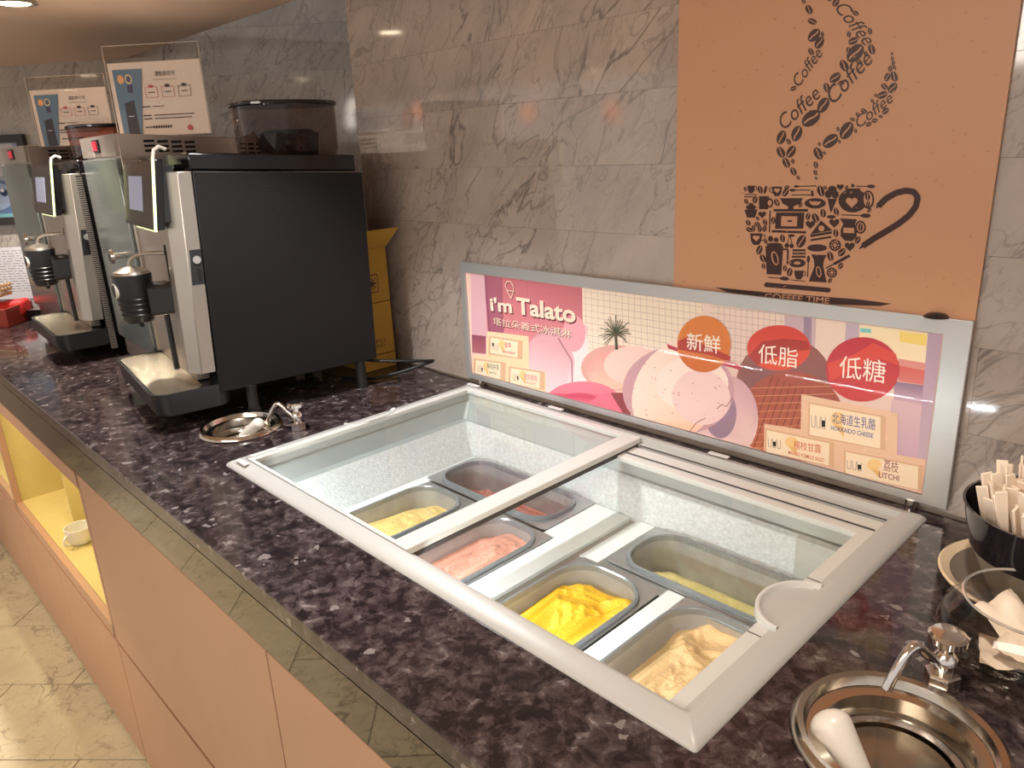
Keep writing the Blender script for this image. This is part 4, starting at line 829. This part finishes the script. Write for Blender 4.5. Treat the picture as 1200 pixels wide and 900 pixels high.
# ------------------------------------------------------------------ cardboard boxes and cable behind the machine
BX0, BX1, BY0, BY1 = -2.10, -1.832, 1.135, 1.245
def px_z(p, y): return at_y(p, y).z
zs = [.9, at_y((461, 410), BY1).z, at_y((457, 351), BY1).z, at_y((452, 288), BY1).z]
names = ['bottom yellow cardboard box of the stack behind the coffee machine', 'middle yellow cardboard box of the stack behind the coffee machine', 'top yellow cardboard box with its flap open, behind the coffee machine']
for k in range(3):
    t = thing('cardboard_box', names[k], 'box', ((BX0+BX1)/2, (BY0+BY1)/2, zs[k]+.0005), 0, 'cardboard boxes stacked by the wall')
    hx, hy = (BX1-BX0)/2-.001*k, (BY1-BY0)/2; h = zs[k+1]-zs[k]-.002
    if k < 2: MB().box(-hx, hx, -hy, hy, 0, h).build('carton', M_CARD, t, bevel=.002)
    else:
        b = MB(); b.rings([[(x, y, z) for x, y in ((-a, -c), (a, -c), (a, c), (-a, c))] for a, c, z in ((hx, hy, 0), (hx, hy, h), (hx-.004, hy-.004, h), (hx-.004, hy-.004, .01))]); b.build('carton', M_CARD, t, smooth=0)
        b = MB(); b.hexa([(hx-.002, -hy, h), (hx+.002, -hy, h-.002), (hx+.002, hy, h-.002), (hx-.002, hy, h), (hx+.072, -hy, h+.058), (hx+.075, -hy, h+.056), (hx+.075, hy, h+.056), (hx+.072, hy, h+.058)]); b.build('flap', M_CARD, t, smooth=0)
        b = MB(); b.hexa([(-hx-.07, -hy, h+.05), (-hx, -hy, h), (-hx, hy, h), (-hx-.07, hy, h+.05), (-hx-.07, -hy, h+.053), (-hx, -hy, h+.003), (-hx, hy, h+.003), (-hx-.07, hy, h+.053)]); b.build('flap', M_CARD, t, smooth=0)
    if k == 2:
        q = Print(lambda a, b_: Vector((hx+.0004, hy-.075+a*.038, .03+(1-b_)*.05)), (1, 0, 0))
        q.line([(0, 0), (1, 0), (1, 1), (0, 1), (0, 0)], .06, BR); 
        for a, c in ((.5, .5),): q.line([(a, .15), (a, .85)], .1, BR); q.line([(.15, c), (.85, c)], .1, BR); q.line([(.2, .2), (.8, .8)], .07, BR); q.line([(.8, .2), (.2, .8)], .07, BR)
        q.build('printed_mark', t, world=False)
    if k == 1:
        q = Print(lambda a, b_: Vector((hx+.0004, hy-.08+a*.05, .02+(1-b_)*.025)), (1, 0, 0)); q.text('3 PCS', (0, .4), (1, .4), .4, BR); q.text('C/NO', (0, 1), (.9, 1), .4, BR); q.build('printed_mark', t, world=False)
pth = [(-1.745, 1.065, .975), (-1.71, 1.10, .968), (-1.66, 1.16, .962), (-1.63, 1.215, .955), (-1.64, 1.235, .948), (-1.68, 1.21, .930), (-1.72, 1.15, .915), (-1.76, 1.10, .907), (-1.84, 1.06, .905)]
tag(MB().tube(smooth_path(pth), .0045, 8).build('power_cable', M_CABLE), 'black power cable looping out behind the rear foot of the coffee machine', 'cable')

# ------------------------------------------------------------------ dipper wells
def well(c, r, label, depth=.05, lip=.012):
    t = thing('dipper_well', label, 'dipper well', c, 0, 'steel dipper wells sunk in the counter')
    k = r/.125
    MB().lathe([(r*.70, -depth*1.4), (r*.70, -.002), (r*.97, .0005), (r, .002), (r*.985, .007), (r*.93, lip), (r*.87, lip-.002), (r*.80, -.012), (r*.72, -.020), (r*.70, -.020), (r*.685, -.024), (r*.66, -depth), (r*.05, -depth-.004)], seg=64).build('basin', M_BRUSHL if False else mat('well_steel', (.62, .57, .50), .16, 1), t)
    MB().lathe([(r*.60, -.030), (r*.66, -.027), (r*.675, -.0285)], seg=48, cap0=False, cap1=False).build('inner_ring', M_CHROME, t)
    MB().lathe([(r*.10, -.034), (r*.56, -.033), (r*.50, -.0335)], seg=48, cap0=True, cap1=False).build('drain_plate', mat('well_plate', (.36, .32, .26), .2, .9), t)
    return t
def faucet(c, dirv, s, label):
    t = thing('tap', label, 'tap', c, math.atan2(dirv[1], dirv[0]), 'small chrome taps at the dipper wells')
    MB().lathe([(.017*s, 0), (.018*s, .001), (.018*s, .018*s), (.016*s, .020*s)], seg=6).build('hex_nut', M_CHROME, t)
    MB().lathe([(.010*s, .020*s), (.010*s, .030*s), (.013*s, .034*s), (.012*s, .040*s), (.007*s, .046*s), (.0075*s, .056*s)], seg=24).build('stem', M_CHROME, t)
    MB().lathe([(.010*s, .054*s), (.019*s, .058*s), (.020*s, .066*s), (.017*s, .069*s), (.002*s, .070*s)], seg=28).build('knob', M_CHROME, t)
    MB().tube(smooth_path([(.006*s, 0, .030*s), (.022*s, 0, .045*s), (.040*s, 0, .062*s), (.052*s, 0, .060*s), (.065*s, 0, .040*s), (.076*s, 0, .018*s)]), [.0055*s]*31, 12).build('spout', M_CHROME, t)
    return t
well(W1, .098, 'small round steel dipper well beside the freezer corner, under the coffee machine')
well(W2, .107, 'large round steel dipper well at the bottom right of the counter', .06)
faucet((-1.567, .770, .9), (-.6, -.42), 1.0, 'small chrome tap by the far dipper well, below the black coffee machine')
faucet((-.192, .838, .9), (-.45, -.9), 1.05, 'chrome tap with a curved spout beside the large dipper well, bottom right')
tag(MB().tube([(-.2290, .7670, .925), (-.2292, .7665, .90), (-.2295, .7660, .872)], [.0012, .0016, .0022], 8).build('water_stream', M_WATER), 'thin stream of water running from the tap into the large dipper well', 'water')
def scoop(p0, p1, r, label, rl=.9):
    d = (Vector(p1)-Vector(p0)); t = thing('ice_cream_scoop', label, 'scoop', p0, 0, 'scoops resting in the dipper wells')
    n = 9; P = []; R = []
    for k in range(8): a = k/7*math.pi/2; P.append(d.normalized()*(-r*.75*math.cos(a)) ); R.append(max(.0008, r*math.sin(a)))
    for k in range(1, 6): P.append(d*k/5); R.append(r*(1-.25*k/5))
    P = [tuple(x) for x in P]; MB().tube(P, R, 24).build('handle', M_WHITE, t)
    b = Vector(d); MB().lathe([(.003, -.016), (.014, -.012), (.019, 0), (.018, 0), (.012, -.010)], tuple(b), 20).build('scoop_bowl', M_CHROME, t)
    return t
scoop(tuple(at_z((303, 496), .912)), (-1.705, .690, .872), .014, 'white rounded scoop handle poking out of the far dipper well')
scoop((-.254, .688, .904), (-.212, .672, .862), .0225, 'thick white scoop handle leaning out of the large dipper well')

# ------------------------------------------------------------------ bowls on the right
BC = (-.150, 1.090)
pl = thing('ceramic_plate', 'cream rimmed brown plate tucked under the black bowl stand', 'plate', (-.163, 1.092, .9), 0)
MB().lathe([(.060, 0), (.070, .002), (.110, .030), (.112, .034), (.109, .036), (.097, .030)], seg=56, cap1=False).build('rim', M_CREAMC, pl)
MB().lathe([(.097, .030), (.072, .012), (.010, .009)], seg=56, cap0=False).build('well', M_GREYC, pl)
MB().lathe([(.111, .031), (.1125, .033), (.100, .010), (.08, .0)], seg=56, cap0=False, cap1=False).build('underside', M_BOWLK, pl)
sd = tag(MB().lathe([(.058, 0), (.062, .003), (.0915, .068), (.0935, .070), (.088, .069), (.056, .006)], (-.145, 1.080, .914), 56).build('bowl_stand', mat('beige_stand', (.30, .25, .19), .4)), 'tapering grey beige cup holding up the black bowl', 'stand')
bw = thing('spoon_bowl', 'black glazed bowl full of paper wrapped spoons at the right edge', 'bowl', (-.145, 1.080, .9835))
MB().lathe([(.085, 0), (.0945, .001), (.101, .030), (.107, .058), (.1085, .062), (.105, .062), (.098, .030), (.088, .006), (.01, .004)], seg=64).build('bowl', M_BOWLK, bw)
random.seed(11)
# wrapped spoons: one mesh kind, copied
b = MB(); b.hexa([(-.0045, -.0010, 0), (.0045, -.0010, 0), (.0045, .0010, 0), (-.0045, .0010, 0), (-.0068, -.0016, .100), (.0068, -.0016, .100), (.0068, .0016, .100), (-.0068, .0016, .100)])
sp0 = b.build('wrapped_spoon', M_PAPER, bevel=.0008, bseg=1)
first = True; ns = 140
for k in range(ns):
    r = .083*math.sqrt((k+.5)/ns); a = k*2.39996; x = r*math.cos(a); y = r*math.sin(a)
    o = sp0 if first else sp0.copy()
    if not first: col.objects.link(o)
    first = False
    tilt = .06+.36*r/.083+random.uniform(-.12, .12); az = a+random.uniform(-.6, .6)
    bx, by = x*.90, y*.90
    o.location = (-.145+bx, 1.080+by, .990+random.uniform(0, .012))
    d = Vector((math.cos(az)*math.sin(tilt*.62), math.sin(az)*math.sin(tilt*.62), math.cos(tilt*.62)))
    o.rotation_euler = (d.to_track_quat('Z', 'Y') @ Vector((0, 0, 1)).rotation_difference(Vector((0, 0, 1)))).to_euler()
    o.rotation_euler.rotate_axis('Z', random.uniform(0, 3.14))
    o.scale = (1, 1, random.uniform(.72, .92))
    tag(o, 'pale paper wrapped spoon standing in the black bowl', 'spoon', 'wrapped spoons in the black bowl')
GB = (-.132, .925); gs = 1.08
gb = thing('glass_bowl', 'round clear glass bowl of white sachets beside the chrome tap', 'bowl', (*GB, .9))
MB().lathe([(a*gs, b_*gs) for a, b_ in ((.045, 0), (.060, .004), (.082, .026), (.088, .046), (.082, .068), (.068, .086), (.066, .089), (.064, .086), (.078, .066), (.0855, .046), (.0795, .028), (.057, .007), (.01, .005))], seg=64).build('bowl', M_BOWLG, gb)
MB().lathe([(a*gs, b_*gs) for a, b_ in ((.0655, .086), (.0672, .088), (.0655, .0900), (.0638, .088), (.0655, .086))], seg=64, cap0=False, cap1=False).build('rolled_lip', mat('glass_lip', (.75, .70, .64), .1, .6), gb)
bm0 = MB(); R = []
def sachet(i, x, y, z, rz, rx):
    b = MB(); n, m_ = 10, 8; V = []
    for s_ in (1, -1):
        for i_ in range(n+1):
            for j in range(m_+1):
                u, v = i_/n*2-1, j/m_*2-1; th = .008*(1-u**4)*(1-v**4); V.append((u*.046, v*.026, s_*th+.009*math.sin(u*2.6+i*2)+.004*math.sin(v*4+u*3+i)+.006*noise.noise(Vector((u*2.4, v*2.4, i)))))
    vs = [b.bm.verts.new(p) for p in V]; q = (n+1)*(m_+1)
    for s_ in (0, 1):
        for i_ in range(n):
            for j in range(m_):
                a = s_*q+i_*(m_+1)+j; b.bm.faces.new([vs[a], vs[a+1], vs[a+m_+2], vs[a+m_+1]])
    bmesh.ops.remove_doubles(b.bm, verts=b.bm.verts, dist=.00001)
    o = b.build('sachet', M_PAPER, smooth=60); o.location = (x, y, z); o.rotation_euler = (rx, .1, rz)
    return o
for i, (x, y, z, rz, rx, lab) in enumerate(((-.130, .920, .924, .3, .1, 'lowest white folded sachet in the glass bowl'), (-.126, .932, .942, 1.4, -.2, 'white folded sachet in the middle of the glass bowl'), (-.136, .922, .960, -.5, .25, 'topmost white folded sachet in the glass bowl'))):
    tag(sachet(i, x, y, z, rz, rx), lab, 'sachet', 'white sachets in the glass bowl')

# ------------------------------------------------------------------ far left: picture, notice, red box
def on_left(x, z, d=0): p = LQ+U*x+N*d; return Vector((p.x, p.y, z))
def left_x(p):
    r = ray(p); n_ = np.array(N); P = CAM+np.dot(np.array(LQ)-CAM, n_)/np.dot(r, n_)*r; return float(np.dot(P-np.array(LQ), np.array(U))), float(P[2])
xa, za = left_x((31, 157)); xb, zb = left_x((33, 262))
pf = thing('framed_picture', 'black framed blue picture hanging on the far left wall', 'picture', on_left(xa-.40, zb, .016), A43)
hh = za-zb
MB().rings([[(a, y, b) for a, b in ((x0, z0), (x1, z0), (x1, z1), (x0, z1))] for x0, x1, z0, z1, y in ((0, .40, 0, hh, .0), (0, .40, 0, hh, -.022), (.036, .364, .036, hh-.036, -.018), (.036, .364, .036, hh-.036, -.006))], True, False).build('frame', M_PFRAME, pf, smooth=0)
q = Print(lambda a, b_: Vector((.036+a*.328, -.007, .036+(1-b_)*(hh-.072))), (0, -1, 0))
q.poly([(0, 0), (1, 0), (1, 1), (0, 1)], lin(150, 162, 186), lin(170, 176, 196)); q.poly([(0, 0), (.9, 0), (.99, .3), (.6, .45), (.3, .2)], lin(196, 196, 204)); q.ell(.5, .74, .42, .26, lin(90, 116, 160)); q.ell(.45, .70, .30, .20, lin(150, 170, 200)); q.ell(.62, .66, .06, .05, lin(24, 54, 90)); q.ell(.60, .63, .03, .025, lin(220, 224, 230))
q.poly([(0, .95), (1, .95), (1, 1), (0, 1)], lin(120, 180, 190))
q.build('picture_print', pf, world=False)
xa, za = left_x((34, 288)); xb, zb = left_x((30, 350))
nb = thing('notice_sheet', 'white sheet of printed text leaning on the wall under the framed picture', 'notice', on_left(xa-.45, .9, .03), A43)
MB().box(0, .45, -.002, .0, 0.002, za-.9).build('paper', mat('notice_paper', (.70, .70, .76), .6), nb, smooth=0)
q = Print(lambda a, b_: Vector((a*.45, -.0024, (1-b_)*(za-.9))), (0, -1, 0))
random.seed(5)
for k in range(17):
    x = .04
    while x < .93:
        w_ = random.uniform(.02, .09); q.line([(x, .07+k*.048), (min(x+w_, .95), .07+k*.048)], .010, lin(120, 112, 124)); x += w_+.02
q.build('printed_text', nb, world=False)
TC = Vector((-3.765, .566, .9))
rb = thing('red_tray', 'small red wooden box of wrapped utensils at the far left of the counter', 'tray', TC, math.radians(49.5))
MB().rings([[(a*hx, b_*hy, z) for a, b_ in ((-1,-1),(1,-1),(1,1),(-1,1))] for hx, hy, z in ((.105, .10, 0), (.105, .10, .075), (.098, .093, .075), (.098, .093, .008))]).build('tray_box', M_REDT, rb, bevel=.002)
c = thing('red_cloth', 'bright red folded cloth in the red box, far left of the counter', 'cloth', TC+Vector((-.005, .045, .03)), math.radians(49.5))
MB().hexa([(-.06, -.04, 0), (.085, -.04, 0), (.085, .04, 0), (-.06, .04, 0), (-.06, -.04, .045), (.085, -.02, .058), (.085, .04, .066), (-.06, .04, .052)]).build('folded_fabric', M_REDC, c, bevel=.012)
s0 = MB().cyl((-.10, 0, 0), (.10, 0, 0), .0085, .0075, 10).build('chopstick_packet', M_BAMB)
for k in range(12):
    o = s0 if k == 0 else s0.copy()
    if k: col.objects.link(o)
    off = N*((k % 4)*.019-.03); o.location = (TC.x-.05+off.x, TC.y-.01+off.y, 1.000+.0178*(k//4)); o.rotation_euler = (0, -.22, A43+.06*(k//4-1))
    tag(o, 'bamboo coloured wrapped chopsticks piled in the red box', 'chopsticks', 'wrapped chopsticks in the red box')
gt = thing('slotted_tray', 'small slotted steel tray on the counter between the red box and the milk fridge', 'tray', (-3.715, .752, .9), math.radians(45))
MB().rings([[(a*hx, b_*hy, z) for a, b_ in ((-1,-1),(1,-1),(1,1),(-1,1))] for hx, hy, z in ((.055, .06, 0), (.06, .065, .045), (.056, .061, .045), (.05, .055, .03))]).build('tray_body', M_BLKPL, gt)
for k in range(6): MB().box(-.054, .054, -.056+k*.0195, -.056+k*.0195+.012, .040, .044).build('slat', M_BRUSHL, gt)
